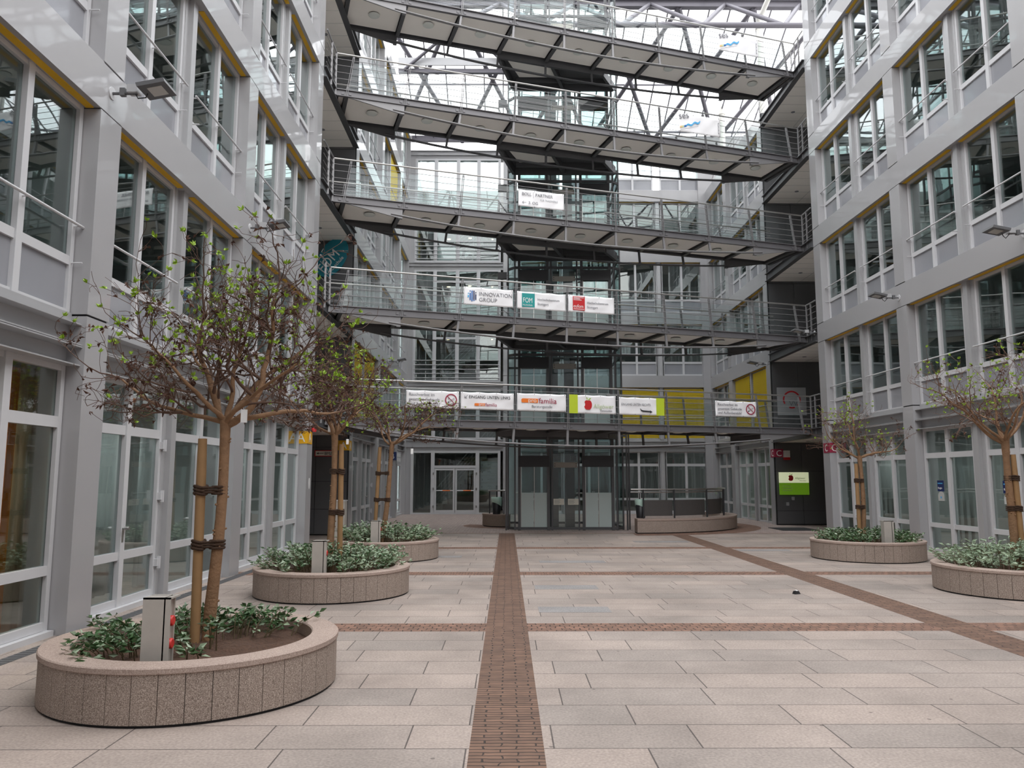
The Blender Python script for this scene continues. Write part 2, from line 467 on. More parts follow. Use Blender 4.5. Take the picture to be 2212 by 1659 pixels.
def text(body, size, parent, loc, m, rot=(PI / 2, 0, 0), align='LEFT', name='lettering', sx=1.0, depth=0.002, shear=0.0):
    cu = bpy.data.curves.new(name, 'FONT')
    cu.body = body; cu.size = size; cu.align_x = align; cu.extrude = depth; cu.shear = shear
    cu.resolution_u = 3
    tmp = bpy.data.objects.new('tmp', cu); COL.objects.link(tmp)
    dg = bpy.context.evaluated_depsgraph_get(); dg.update()
    me = bpy.data.meshes.new_from_object(tmp.evaluated_get(dg))
    bpy.data.objects.remove(tmp); bpy.data.curves.remove(cu)
    me.materials.clear(); me.materials.append(m)
    o = link(name, me, parent, loc); o.rotation_euler = rot; o.scale = (sx, 1, 1)
    return o

# ------------------------------------------------------------------ site dimensions
XL, XR, YB = -4.65, 9.55, 35.8
GRID = [3.85, 8.65, 13.45, 18.25, 23.05, 27.85, 32.65]
P = 3.01
ZB0, BB0, BT0 = 3.42, 5.86, 6.42
CW = 0.235
def place(o, side, u, z):
    if side == 'L': o.location = (XL, u, z); o.rotation_euler = (0, 0, -PI / 2)
    elif side == 'R': o.location = (XR, u, z - 0.0); o.rotation_euler = (0, 0, PI / 2)
    else: o.location = (u, YB, z); o.rotation_euler = (0, 0, PI)
    return o
ZOFF = {'L': 0.0, 'R': -0.09, 'B': 0.0}
UPW = ['ground', 'first', 'second', 'third', 'fourth', 'fifth']

# ------------------------------------------------------------------ floor
def build_floor():
    xs = [-9.2, -0.23, 0.23, 4.80, 5.28, 14.2]
    ys = [-6, 8.62, 9.08, 13.49, 13.95, 18.42, 18.86, 23.45, 23.62, 41.6]
    f = MB()
    cross_y = {1, 3, 5, 7}
    strip_x = {1, 3}
    f.m = 0
    for i in range(len(xs) - 1):
        for j in range(len(ys) - 1):
            if j in cross_y or (i in strip_x and j < 8): continue
            f.m = 1 if j == 8 else 0
            a, b, c, d = xs[i], xs[i + 1], ys[j], ys[j + 1]
            f.add([(a, c, 0), (b, c, 0), (b, d, 0), (a, d, 0), (a, c, -0.2), (b, c, -0.2), (b, d, -0.2), (a, d, -0.2)], [(0, 1, 2, 3), (4, 7, 6, 5)])
    fl = tag(f.build('floor', [M['slabs'], M['small_paving']]), 'pink granite slab paving of the courtyard with brown brick strips', 'floor', kind='structure')
    for (a, b) in ((xs[1], xs[2]), (xs[3], xs[4])):
        s = MB(); s.add([(a, -6, 0), (b, -6, 0), (b, ys[8], 0), (a, ys[8], 0)], [(0, 1, 2, 3)])
        s.build('brick_strip', M['cobble'], fl)
    for j in cross_y:
        s = MB()
        for i in (0, 2, 4):
            s.add([(xs[i], ys[j], 0), (xs[i + 1], ys[j], 0), (xs[i + 1], ys[j + 1], 0), (xs[i], ys[j + 1], 0)], [(0, 1, 2, 3)])
        s.build('brick_cross_strip', M['cobble_x'], fl)
    # darker repair slabs
    for (x, y, wd, hg) in ((0.85, 10.0, 0.9, 0.42), (0.9, 12.0, 0.95, 0.43), (1.3, 15.6, 1.3, 0.4), (5.9, 18.0, 1.2, 0.4), (4.0, 20.4, 1.4, 0.4), (-1.3, 16.6, 0.7, 0.4)):
        s = MB(); s.box(x - wd / 2, x + wd / 2, y - hg / 2, y + hg / 2, -0.01, 0.0025)
        s.build('replaced_slab', M['repair'], fl)
    # drain gratings along the left facade
    g = MB(); g.box(XL + 0.02, XL + 0.17, -2, 18.5, -0.02, 0.004)
    for k in range(160):
        y = 4 + k * 0.09
        g.box(XL + 0.03, XL + 0.16, y, y + 0.03, 0.0, 0.007)
    g.build('drain_grate', M['grate'], fl)
    # curved brick bands around the stairwell walls
    for (cx, cy, r0, r1, a0, a1) in ((3.9, 27.3, 4.0, 4.75, -92, 25), (0.04, 27.2, 0.9, 1.55, 150, 275)):
        b = MB(); vs = []; n = 40
        for i in range(n + 1):
            a = math.radians(a0 + (a1 - a0) * i / n)
            for r in (r0, r1): vs.append((cx + r * math.cos(a), cy + r * math.sin(a), 0.004))
        b.add(vs, [(2 * i, 2 * i + 1, 2 * i + 3, 2 * i + 2) for i in range(n)])
        b.build('curved_brick_band', M['cobble_x'], fl)
    return fl
M['repair'] = speckle('grey_replacement_slab', (0.22, 0.21, 0.205), (0.28, 0.265, 0.26), (0.34, 0.32, 0.31), 50, big=0.25)
build_floor()

# ------------------------------------------------------------------ building shells
def shell(name, side, u0, u1, ztop, depth, label, bays):
    s = MB()
    D = depth
    def bx(ua, ub, wa, wb, za, zb):
        if side == 'L': s.box(XL + wa, XL + wb, ua, ub, za, zb)
        elif side == 'R': s.box(XR - wa, XR - wb, ua, ub, za, zb)
        else: s.box(ua, ub, YB - wa, YB - wb, za, zb)
    zo = ZOFF[side]
    bx(u0, u1, -D - 0.2, -D, 0, ztop)
    bx(u0, u1, -D, -0.32, 2.95 + zo, 3.40 + zo)
    k = 0
    while BT0 + P * k + zo < ztop + 0.2:
        bx(u0, u1, -D, -0.32, BB0 + 0.06 + P * k + zo, BT0 + P * k + zo - 0.02); k += 1
    for b in bays:
        bx(b - 0.07, b + 0.07, -D, -0.32, 0, ztop)
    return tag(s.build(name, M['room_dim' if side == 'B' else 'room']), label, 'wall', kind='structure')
shell('wall_left_inner', 'L', 3.7, 18.48, 18.6, 4.0, 'inner rooms and floor slabs behind the near left facade', [8.65, 13.45, 18.40])
shell('wall_left_far_inner', 'L', 22.84, YB, 18.6, 4.0, 'inner rooms and floor slabs behind the far left facade', [22.92, 27.85, 32.65])
shell('wall_right_inner', 'R', 13.3, 23.2, 18.6, 4.5, 'inner rooms and floor slabs behind the near right facade', [13.45, 18.25, 23.1])
shell('wall_right_far_inner', 'R', 27.64, YB, 15.36, 4.5, 'inner rooms and floor slabs behind the far right facade', [27.72, 32.65])
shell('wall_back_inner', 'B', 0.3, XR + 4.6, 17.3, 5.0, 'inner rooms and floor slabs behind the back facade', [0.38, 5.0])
def plain(name, x0, x1, y0, y1, z0, z1, m, label):
    b = MB(); b.box(x0, x1, y0, y1, z0, z1)
    return tag(b.build(name, m), label, 'wall', kind='structure')
plain('wall_back_corner', XR - 0.33, XR + 4.7, YB - 0.03, YB + 0.3, 0, 17.9, M['facade'], 'grey wall closing the far right corner of the courtyard')
plain('wall_left_near', XL - 4, XL - 0.1, 0.8, 3.6, 0, 15.5, M['facade'], 'grey left courtyard wall beside the viewer')
plain('wall_left_shade_block', XL - 4, -2.9, -12, 0.8, 0, 15.5, M['facade'], 'grey block added on the left behind the viewer to shade the near column')  # unseen block added to keep light off the near left column's side
plain('wall_right_near', XR + 0.1, XR + 4.5, -12, 13.2, 0, 15.5, M['facade'], 'grey right courtyard wall beside and behind the viewer')
plain('wall_front_shade', -9, 14, -7, -6, 0, 11, M['post'], 'grey wall added behind the viewer to darken the near paving')  # unseen wall, placed close and high to darken the near floor

# ------------------------------------------------------------------ columns, beams
def column(side, u, ztop, label, zsplit=True):
    zo = ZOFF[side]
    c = MB()
    g = 0.012
    z = 0.0
    c.m = 0
    c.box(-CW, CW, -0.30, 0, 0.0, 3.44 + zo - g)
    k = 0
    z0 = 3.44 + zo + g
    while z0 < ztop:
        zb = BB0 + P * k + zo; zt = BT0 + P * k + zo
        c.box(-CW, CW, -0.30, 0, z0, min(zb - g, ztop))
        if zb < ztop: c.box(-CW, CW, -0.30, 0, zb + g * 0.3, zt - g)
        z0 = zt + g; k += 1
    c.m = 1
    c.box(-CW + 0.02, CW - 0.02, -0.28, -0.02, 0.02, ztop - 0.05)
    o = tag(c.build('column', [M['facade'], M['joint']]), label, 'column', 'facade columns', 'structure')
    return place(o, side, u, 0)
def beam(side, u0, u1, k, label):
    zo = ZOFF[side]
    b = MB()
    b.box(-(u1 - u0) / 2, (u1 - u0) / 2, -0.34, 0.0, 0, BT0 - BB0)
    o = tag(b.build('beam', M['facade']), label, 'beam', 'facade beams', 'structure')
    return place(o, side, (u0 + u1) / 2, BB0 + P * k + zo)
def fascia(side, u0, u1, label):
    zo = ZOFF[side]
    b = MB(); L = (u1 - u0) / 2
    b.box(-L, L, -0.30, -0.20, 2.88, 3.46)
    for z, d in ((2.875, -0.04), (3.08, -0.03), (3.10, -0.03), (3.33, -0.05)):
        b.box(-L, L, -0.20, d, z - 0.007, z + 0.007)
    b.box(-L, L, -0.20, -0.17, 3.34, 3.46)
    o = tag(b.build('trim', M['post']), label, 'fascia', 'ledged fascias', 'structure')
    return place(o, side, (u0 + u1) / 2, zo)
def midpost(side, u, z0, z1, label, wd=0.40):
    b = MB(); H = z1 - z0
    b.box(-wd / 2, wd / 2, -0.30, -0.19, 0, H)
    b.box(-0.075, 0.075, -0.19, -0.11, 0, H)
    b.box(-wd / 2, -wd / 2 + 0.03, -0.19, -0.17, 0, H)
    b.box(wd / 2 - 0.03, wd / 2, -0.19, -0.17, 0, H)
    o = tag(b.build('post', M['post']), label, 'post', 'posts between window pairs', 'structure')
    return place(o, side, u, z0)

# ------------------------------------------------------------------ window units (prototypes)
WN = [0]
def win_name(kind='window'):
    WN[0] += 1
    return '%s_%d' % (kind, WN[0])
def upper_proto(W, n=2, seethru=True):
    h = 2.44
    r = empty('window_proto')
    f = MB(); hw = W / 2
    y0, y1 = -0.27, -0.19
    for x in (-hw, hw - 0.07): f.box(x, x + 0.07, y0, y1, 0, h)
    xs = [-hw + 0.07 + (W - 0.14) * i / n for i in range(n + 1)]
    for x in xs[1:-1]: f.box(x - 0.05, x + 0.05, y0, y1 + 0.015, 0, h)
    e = hw - 0.03
    for a, b in ((0.003, 0.075), (0.57, 0.67), (h - 0.06, h - 0.003)): f.box(-e, e, y0 + 0.003, y1 - 0.004, a, b)
    f.build('frame', M['frame'], r)
    g = MB(); p = MB()
    for i in range(n):
        a = xs[i] + (0.05 if i else 0.0); b = xs[i + 1] - (0.05 if i < n - 1 else 0.0)
        g.box(a, b, -0.245, -0.235, 0.67, h - 0.06)
        p.box(a, b, -0.26, -0.225, 0.075, 0.57)
    g.build('glass_pane', M['glass'], r)
    p.build('spandrel_panel', M['spandrel'], r)
    q = MB(); q.tube([(-hw - 0.04, -0.11, 1.02), (hw + 0.04, -0.11, 1.02)], 0.016, 6)
    for x in (-hw + 0.035, 0, hw - 0.035):
        q.tube([(x, -0.20, 1.02), (x, -0.11, 1.02)], 0.010, 5)
    for x in (-hw + 0.035, hw - 0.035):
        q.tube([(x, -0.20, 0.60), (x, -0.07, 0.60)], 0.009, 5)
    q.build('guard_rail', M['frame'], r)
    b = MB(); b.box(-hw + 0.01, hw - 0.01, -0.16, -0.075, h - 0.012, h + 0.10)
    b.build('sun_blind', M['yellow'], r)
    return r
def ground_proto(W, n=2, door=False):
    r = empty('window_proto')
    hw = W / 2; y0, y1 = -0.27, -0.19
    f = MB()
    for x in (-hw, hw - 0.07): f.box(x, x + 0.07, y0, y1, 0.06, 2.88)
    xs = [-hw + 0.07 + (W - 0.14) * i / n for i in range(n + 1)]
    for x in xs[1:-1]: f.box(x - 0.055, x + 0.055, y0, y1 + 0.015, 0.06, 2.88)
    for a, b in ((0.063, 0.15), (0.63, 0.73), (2.19, 2.31), (2.81, 2.877)): f.box(-hw + 0.03, hw - 0.03, y0 + 0.003, y1 - 0.004, a, b)
    f.box(-hw, hw, -0.30, -0.12, 0.0, 0.06)
    f.build('frame', M['frame'], r)
    g = MB()
    for i in range(n):
        a = xs[i] + (0.055 if i else 0.0); b = xs[i + 1] - (0.055 if i < n - 1 else 0.0)
        for za, zb in ((0.15, 0.63), (0.73, 2.19), (2.31, 2.81)): g.box(a, b, -0.245, -0.235, za, zb)
    g.build('glass_pane', M['glass'], r)
    if door:
        q = MB(); q.m = 0
        q.tube([(0.02, -0.18, 1.02), (0.02, -0.12, 1.02), (0.12, -0.12, 1.02)], 0.012, 8)
        q.tube([(-0.02, -0.18, 1.02), (-0.02, -0.11, 1.02)], 0.022, 10)
        q.box(-0.015, 0.03, -0.18, -0.172, 0.85, 1.0)
        q.build('door_handle', M['inox'], r)
        for z in (0.45, 1.35, 2.05):
            hb = MB(); hb.box(-hw - 0.03, -hw + 0.05, -0.19, -0.14, z, z + 0.10); hb.box(-hw - 0.01, -hw + 0.02, -0.16, -0.12, z - 0.03, z + 0.13)
            hb.build('hinge', M['frame'], r)
    return r
def lowered_blind_proto(W):
    b = MB(); hw = W / 2 - 0.02
    n = 30
    for i in range(n):
        z = 0.08 + i * (2.30 / n)
        b.add([(-hw, -0.15, z), (hw, -0.15, z), (hw, -0.125, z + 0.066), (-hw, -0.125, z + 0.066)], [(0, 1, 2, 3)])
    for x in (-hw * 0.5, hw * 0.5): b.box(x - 0.008, x + 0.008, -0.16, -0.155, 0.05, 2.4)
    return b.build('lowered_blind', M['blind_yellow'])
WU = 1.96
PU, PG, PD = upper_proto(WU), ground_proto(WU), ground_proto(WU, door=True)
PS = upper_proto(2.45, 2); PSG = ground_proto(2.45, 2)
TU, TG, TD, TS, TSG = [tree_of(x) for x in (PU, PG, PD, PS, PSG)]
LB = lowered_blind_proto(WU)
SIDE_WORD = {'L': 'left facade', 'R': 'right facade', 'B': 'back facade'}
ORD = ['first', 'second', 'third', 'fourth', 'fifth', 'sixth']
def window(t, side, u, z, label, kind='window', blind=False):
    o = copy_tree(t)
    o.name = win_name(kind)
    tag(o, label, kind, 'facade windows' if kind == 'window' else 'glazed courtyard doors', 'structure')
    place(o, side, u, z)
    if blind:
        b = LB.copy(); COL.objects.link(b); b.parent = o
    return o

def facade(side, cols, storeys, bay_words, where, doors=(), blinds=(), singles=(), ztop=None, firstcol=True, lastcol=True):
    zo = ZOFF[side]
    zt = BT0 + P * (storeys - 1) + zo if ztop is None else ztop
    for i, u in enumerate(cols):
        if (i == 0 and not firstcol) or (i == len(cols) - 1 and not lastcol): continue
        column(side, u, zt, 'grey metal column %s of the %s, %s from the camera' % ('rising the height', where, ORD[i]))
    for i in range(len(cols) - 1):
        a, b = cols[i] + CW, cols[i + 1] - CW
        bw = bay_words[i]
        fascia(side, a, b, 'grey three-ledged fascia over the ground floor, %s' % bw)
        for k in range(storeys):
            beam(side, a, b, k, 'glossy grey beam over the %s floor, %s' % (UPW[k + 1], bw))
        if i in singles:
            c = (a + b) / 2
            window(TSG, side, c, zo, 'wide grey-framed glazing on the ground floor, %s' % bw)
            for k in range(storeys):
                window(TS, side, c, ZB0 + P * k + zo if k == 0 else BT0 + P * (k - 1) + zo + 0.01, 'wide grey-framed window on the %s floor, %s' % (UPW[k + 1], bw))
            continue
        mid = (a + b) / 2; off = (b - a) / 4 + 0.09
        midpost(side, mid, 0, 2.88 + zo, 'grey ribbed post between ground-floor windows, %s' % bw)
        for k in range(storeys):
            z = (ZB0 if k == 0 else BT0 + P * (k - 1) + 0.01) + zo
            midpost(side, mid, z, BB0 + P * k + zo, 'grey ribbed post on the %s floor, %s' % (UPW[k + 1], bw))
        for j, c in enumerate((mid - off, mid + off)):
            hw_ = 'nearer' if j == 0 else 'farther'
            if side == 'B': hw_ = 'left' if j == 0 else 'right'
            isd = (i, j) in doors
            window(TD if isd else TG, side, c, zo, '%s grey-framed %s on the ground floor, %s' % (hw_, 'double glass door' if isd else 'glazing', bw), 'door' if isd else 'window')
            for k in range(storeys):
                z = (ZB0 if k == 0 else BT0 + P * (k - 1) + 0.01) + zo
                bl = (i, j, k) in blinds
                window(TU, side, c, z, '%s grey-framed window%s on the %s floor, %s' % (hw_, ' with its yellow blind let down' if bl else '', UPW[k + 1], bw), blind=bl)
facade('L', [3.85, 8.65, 13.45, 18.25], 4, ['left facade, bay nearest the camera', 'left facade, middle bay by the first tree', 'left facade, bay before the yellow A signs'], 'near left facade', doors=((1, 0), (1, 1)), firstcol=False)
facade('L', [23.05, 27.85, 32.65, 35.8], 5, ['far left facade, bay next to the dark passage', 'far left facade, middle bay', 'far left facade, bay by the blue B sign'], 'far left facade', doors=((0, 1),), singles=(2,), blinds=((0, 0, 0), (0, 1, 0), (1, 1, 3)))
facade('R', [13.45, 18.25, 23.05], 5, ['right facade, bay nearest the camera', 'right facade, bay before the red C signs'], 'near right facade')
facade('R', [27.85, 32.65, 35.8], 4, ['far right facade, bay next to the dark passage', 'far right facade, bay in the far corner'], 'far right facade', singles=(1,), blinds=((0, 0, 0), (0, 1, 0)))
facade('B', [0.45, 4.98, 9.5], 4, ['back facade, bay behind the lift tower', 'back facade, bay right of the lift tower'], 'back facade', doors=((1, 1),), blinds=((1, 0, 0), (1, 1, 0)), lastcol=False)
for i, u in enumerate((2.72, 7.24)):   # top windows of the back facade
    for j, c in enumerate((u - 1.15, u + 1.15)):
        window(TU, 'B', c, BT0 + P * 3 + 0.01, '%s window under the roof edge of the back facade, %s' % ('left' if j == 0 else 'right', ('behind the lift tower', 'right of the lift tower')[i]))
b = MB(); b.box(0.25, XR + 3, YB - 0.02, YB + 0.35, 17.88, 18.15); tag(b.build('trim', M['facade']), 'grey roof edge along the top of the back facade', 'fascia', kind='structure')
for pr in (PU, PG, PD, PS, PSG):
    for c in kids(pr): bpy.data.objects.remove(c)
    bpy.data.objects.remove(pr)
bpy.data.objects.remove(LB)
# ------------------------------------------------------------------ passages (gaps) left and right
LEV = [3.20, 6.12, 9.10, 12.07, 15.04]
def passage(side, y0, y1, top, depth, label):
    """dark recess between two facades: far side wall, back wall, and a floor slab with cream soffit at every bridge level"""
    X = XL if side == 'L' else XR
    sg = -1 if side == 'L' else 1
    wl = MB()
    xa, xb = X + sg * 0.0, X + sg * depth
    wl.m = 0
    # panelled far side wall facing the camera, with open joints
    cols = [0.02, 0.95, 1.9, depth]
    z = 0.04
    rows = [0.75, 1.55, 2.55, 3.15] if side == 'L' else [0.5, 1.9, 2.9, 3.1]
    zs = [0.03] + rows + [v for L in LEV for v in (L + 1.3, L + 2.6) if v < top] + [top]
    zs = sorted(set(zs))
    for i in range(len(cols) - 1):
        for j in range(len(zs) - 1):
            a, b = X + sg * (cols[i] + 0.006), X + sg * (cols[i + 1] - 0.006)
            wl.box(a, b, y1 - 0.10, y1, zs[j] + 0.006, zs[j + 1] - 0.006)
    wl.m = 1
    wl.box(xa, xb, y1 - 0.06, y1 + 0.02, 0, top)
    wl.m = 2
    wl.box(xb, xb + sg * 0.2, y0, y1, 0, top)
    wl.box(xa + sg * 0.35, xb, y0 - 0.02, y0 + 0.05, 0, top)
    tag(wl.build('wall_' + ('left' if side == 'L' else 'right') + '_passage', [M['dark_panel'], M['joint'], M['room']]), label, 'wall', kind='structure')
    for n, L in enumerate(LEV):
        if L > top + 0.2: continue
        s = MB(); s.m = 0
        s.box(xa + sg * 0.10, xb, y0 + 0.05, y1 - 0.1, L - 0.30, L - 0.27)     # soffit
        s.m = 1
        s.m = 3; s.box(xa + sg * 0.10, xb, y0 + 0.05, y1 - 0.1, L - 0.27, L - 0.02); s.m = 1
        # channel edge beam
        s.box(xa, xa + sg * 0.10, y0, y1, L - 0.30, L - 0.01)
        s.box(xa - sg * 0.07, xa, y0, y1, L - 0.035, L - 0.01); s.box(xa - sg * 0.07, xa, y0, y1, L - 0.30, L - 0.275)
        # soffit joints
        s.m = 2
        q = y0 + 0.6
        while q < y1 - 0.2:
            s.box(xa + sg * 0.11, xb, q, q + 0.008, L - 0.302, L - 0.299); q += 0.62
        for e in (1.2, 2.4): s.box(xa + sg * e, xa + sg * (e + 0.008), y0 + 0.1, y1 - 0.1, L - 0.302, L - 0.299)
        s.m = 2
        s.disc_stack([(0.07, L - 0.312), (0.07, L - 0.30)], xa + sg * 0.75, y1 - 1.3, 12)
        o = s.build('ceiling_slab', [M['soffit'], M['dark_steel'], M['grey_ink'], M['deck']])
        tag(o, 'cream panelled slab with dark edge beam in the %s passage, under the %s-floor gangway' % ('left' if side == 'L' else 'right', UPW[n + 1]), 'slab', 'passage slabs', 'structure')
passage('L', 18.5, 22.82, 18.4, 4.0, 'anthracite panelled wall of the left passage with the red-framed sign')
passage('R', 23.3, 27.62, 15.3, 4.2, 'anthracite panelled wall of the right passage with the lit green sign')

# ------------------------------------------------------------------ stair block at the back left
def stair_block():
    x0, x1 = XL, 0.30
    b = MB()
    bands = [(2.9, 3.42), (5.75, 6.12), (8.75, 9.1), (11.48, 11.85), (14.0, 14.35), (17.0, 17.42)]
    b.m = 0
    for a, c in bands: b.box(x0, x1 - 0.48, YB - 0.02, YB + 0.4, a, c)
    for a, c in bands: b.box(x0, x1 - 0.5, YB - 0.10, YB, c - 0.05, c - 0.02); b.box(x0, x1 - 0.5, YB - 0.10, YB, a + 0.16, a + 0.19)
    b.box(x0 - 0.3, x0 + 0.22, YB - 0.04, YB + 0.4, 0, 17.42)
    b.box(x0 - 0.3, x0, YB + 0.4, YB + 5.4, 0, 17.42); b.box(x1 - 0.2, x1 - 0.1, YB + 0.4, YB + 5.4, 0, 17.42)
    for a in (0, 1.6, 3.2, 4.8, 6.4, 8.0, 9.6, 11.2, 12.8, 14.4, 16.0):
        b.box(x1 - 0.48, x1 - 0.005, YB - 0.06, YB + 0.4, a + 0.01, min(a + 1.59, 17.6))
    tag(b.build('wall_back_stair', [M['facade']]), 'grey bands and end pillar of the glazed stair block at the back', 'wall', kind='structure')
    r = MB()
    r.box(x0, x1, YB + 5.2, YB + 5.4, 0, 17.4)
    for a, c in bands[:-1]: r.box(x0, x1, YB + 2.4, YB + 5.2, a + 0.05, c - 0.05)
    tag(r.build('wall_back_stair_inner', M['room']), 'inner landings and rear wall of the stair block', 'wall', kind='structure')
    mull = [XL + 0.28, -3.42, -2.35, -1.36, -0.36]
    zr = [(0.0, 2.9), (3.42, 5.75), (6.12, 8.75), (9.1, 11.48), (11.85, 14.0), (14.35, 17.0)]
    for n, (a, c) in enumerate(zr):
        if n == 0: continue
        root = empty('window_proto'); root.name = win_name()
        tag(root, 'full-height stairwell window on the %s floor of the back stair block' % UPW[n], 'window', 'stairwell windows', 'structure')
        root.location = (0, YB, a)
        f = MB(); h = c - a
        for i, x in enumerate(mull):
            wd = 0.085 if 0 < i < 4 else 0.06
            f.box(x - wd, x + wd, -0.03, 0.06, 0, h); f.box(x - wd * 0.35, x + wd * 0.35, -0.05, -0.03, 0, h)
        f.box(mull[0], mull[-1], -0.02, 0.06, 0, 0.09); f.box(mull[0], mull[-1], -0.02, 0.06, h - 0.08, h)
        if n in (1, 2, 3): f.box(mull[1], mull[3], -0.02, 0.06, h - 0.62, h - 0.52)
        f.build('frame', M['frame'], root)
        g = MB(); g.box(mull[0], mull[-1], 0.01, 0.02, 0.09, h - 0.08); g.build('glass_pane', M['glass'], root)
        if n in (2, 4):
            q = MB()
            for z in (0.17, 0.38, 0.58, 0.79, 1.0): q.tube([(mull[0], -0.07, z), (mull[-1], -0.07, z)], 0.018, 6)
            for x in mull: q.box(x - 0.01, x + 0.01, -0.07, -0.03, 0.1, 1.02)
            q.build('guard_rail', M['frame'], root)
    # ground-floor entrance
    root = empty('door_1'); tag(root, 'grey-framed double glass entrance door under the back stair block', 'door', kind='structure')
    root.location = (0, YB, 0)
    f = MB()
    for x, wd in ((mull[0], 0.06), (mull[1], 0.085), (mull[3], 0.085), (mull[4], 0.06)): f.box(x - wd, x + wd, -0.06, 0.06, 0, 2.9)
    f.box(mull[0], mull[-1], -0.05, 0.055, 0.002, 0.07); f.box(mull[0], mull[-1], -0.05, 0.055, 2.80, 2.895); f.box(mull[1], mull[3], -0.05, 0.055, 2.10, 2.22)
    f.build('frame', M['frame'], root)
    g = MB()
    for a, c in ((mull[0], mull[1]), (mull[3], mull[4])): g.box(a + 0.06, c - 0.06, 0.0, 0.01, 0.07, 2.8)
    g.box(mull[1] + 0.08, mull[3] - 0.08, 0.0, 0.01, 2.22, 2.8)
    g.build('glass_pane', M['glass'], root)
    xm = (mull[1] + mull[3]) / 2
    for a, c in ((mull[1] + 0.09, xm - 0.01), (xm + 0.01, mull[3] - 0.09)):
        l_ = MB(); l_.m = 0
        for p, q in ((a, a + 0.08), (c - 0.08, c)): l_.box(p, q, -0.05, 0.03, 0.07, 2.08)
        for p, q in ((0.075, 0.19), (2.0, 2.075), (1.05, 1.10)): l_.box(a + 0.04, c - 0.04, -0.046, 0.026, p, q)
        l_.m = 1; l_.box(a + 0.08, c - 0.08, -0.01, 0.0, 0.19, 2.0)
        lf = l_.build('door_leaf', [M['frame'], M['glass']], root)
        d = MB(); d.m = 0; d.tube([(a + 0.1, -0.1, 1.075), (c - 0.1, -0.1, 1.075)], 0.02, 8); d.m = 1; d.tube([(a + 0.38, -0.1, 1.075), (c - 0.2, -0.1, 1.075)], 0.022, 8)
        for p in (a + 0.1, c - 0.1): d.m = 0; d.tube([(p, -0.1, 1.075), (p, -0.04, 1.075)], 0.012, 6)
        d.build('push_bar', [M['frame'], M['orange_ink']], lf)
        for z in (0.35, 1.15, 1.85):
            hb = MB(); px = a - 0.05 if a < xm - 0.3 else c + 0.05
            hb.tube([(px, -0.08, z - 0.05), (px, -0.08, z + 0.05)], 0.03, 8); hb.build('hinge', M['inox'], lf)
    # directory of silver plates behind the right pane
    for i, (num, nm) in enumerate((('5', 'ses'), ('4', 'ses'), ('3', 'innoflexx'), ('E', 'FOM'))):
        z = 2.42 - i * 0.335
        s = empty('directory_plate', (-0.80, YB + 0.12, z - 0.30), 0, 'silver tenant plate reading %s behind the right entrance pane' % num, 'sign', 'tenant plates by the entrance')
        q = MB(); q.box(-0.42, 0.42, 0, 0.02, 0, 0.30); q.build('plate', M['silver_letters'], s)
        text(num, 0.13, s, (-0.38, -0.004, 0.08), M['black_ink']); text(nm, 0.13 if i < 2 else 0.09, s, (-0.10, -0.004, 0.12), M['grey_ink'])
        t = MB(); t.box(-0.05, 0.3, -0.004, 0.0, 0.06, 0.068); t.build('rule', M['grey_ink'], s)
    # stairs seen through the glass
    for n in range(5):
        a = zr[n][0] if n else 0
        c_ = zr[n + 1][0]
        s = MB(); steps = 14; xs, xe = (-3.6, -0.6)
        for i in range(steps):
            x = xs + (xe - xs) * i / steps; z = a + (c_ - a) * i / steps
            s.box(x, x + (xe - xs) / steps + 0.02, YB + 2.6, YB + 3.8, max(0.01, z - 0.12), z + 0.03 + (c_ - a) / steps)
        st = tag(s.build('staircase', M['concrete_stair']), 'pale stair flight inside the back stair block, rising from the %s floor' % UPW[n], 'stairs', 'stair flights', 'structure')
        q = MB()
        q.beam((xs, YB + 2.55, a + 1.0), (xe, YB + 2.55, c_ + 1.0), 0.04)
        for i in range(1, 5): q.beam((xs, YB + 2.55, a + 0.2 * i), (xe, YB + 2.55, c_ + 0.2 * i), 0.018)
        for i in range(4):
            x = xs + (xe - xs) * (i + 0.5) / 4; z = a + (c_ - a) * (i + 0.5) / 4
            q.beam((x, YB + 2.55, z), (x, YB + 2.55, z + 1.0), 0.03)
        q.build('banister', M['frame'], st)
    nm = 0
    for n in (1, 2, 3, 4):
        for i, x in enumerate((-3.0, -1.9, -0.8)):
            zt = zr[n][1] - 0.06
            d = MB(); d.m = 0; d.disc_stack([(0.10, zt - 0.03), (0.12, zt)], x, YB + 2.9 - 0.2 * (i % 2), 14); d.m = 1; d.disc_stack([(0.085, zt - 0.045), (0.09, zt - 0.03)], x, YB + 2.9 - 0.2 * (i % 2), 14)
            tag(d.build('downlight', [M['white'], M['downlight']]), 'glowing round downlight %s of three in the %s-floor stairwell' % (('leftmost', 'middle', 'rightmost')[i], UPW[n]), 'lamp', 'stairwell downlights')
    # board inside the first floor and the cow figure on the third
    q = MB(); q.m = 0; q.box(-3.0, -1.7, YB + 4.9, YB + 4.95, 4.2, 5.4); q.m = 1
    for i in range(4): q.box(-3.0 + 0.43 * i, -2.98 + 0.43 * i, YB + 4.88, YB + 4.9, 4.2, 5.4)
    q.box(-3.0, -1.7, YB + 4.88, YB + 4.9, 4.78, 4.80)
    tag(q.build('notice_board', [M['sand_ink'], M['white']]), 'sand-coloured gridded panel inside the first-floor stairwell', 'panel')
    q = MB(); q.box(-3.35, -2.5, YB + 0.5, YB + 0.53, 11.87, 12.75)
    tag(q.build('partition_board', M['white']), 'white board behind the fourth-floor stairwell railing, left of the cow figure', 'board')
stair_block()

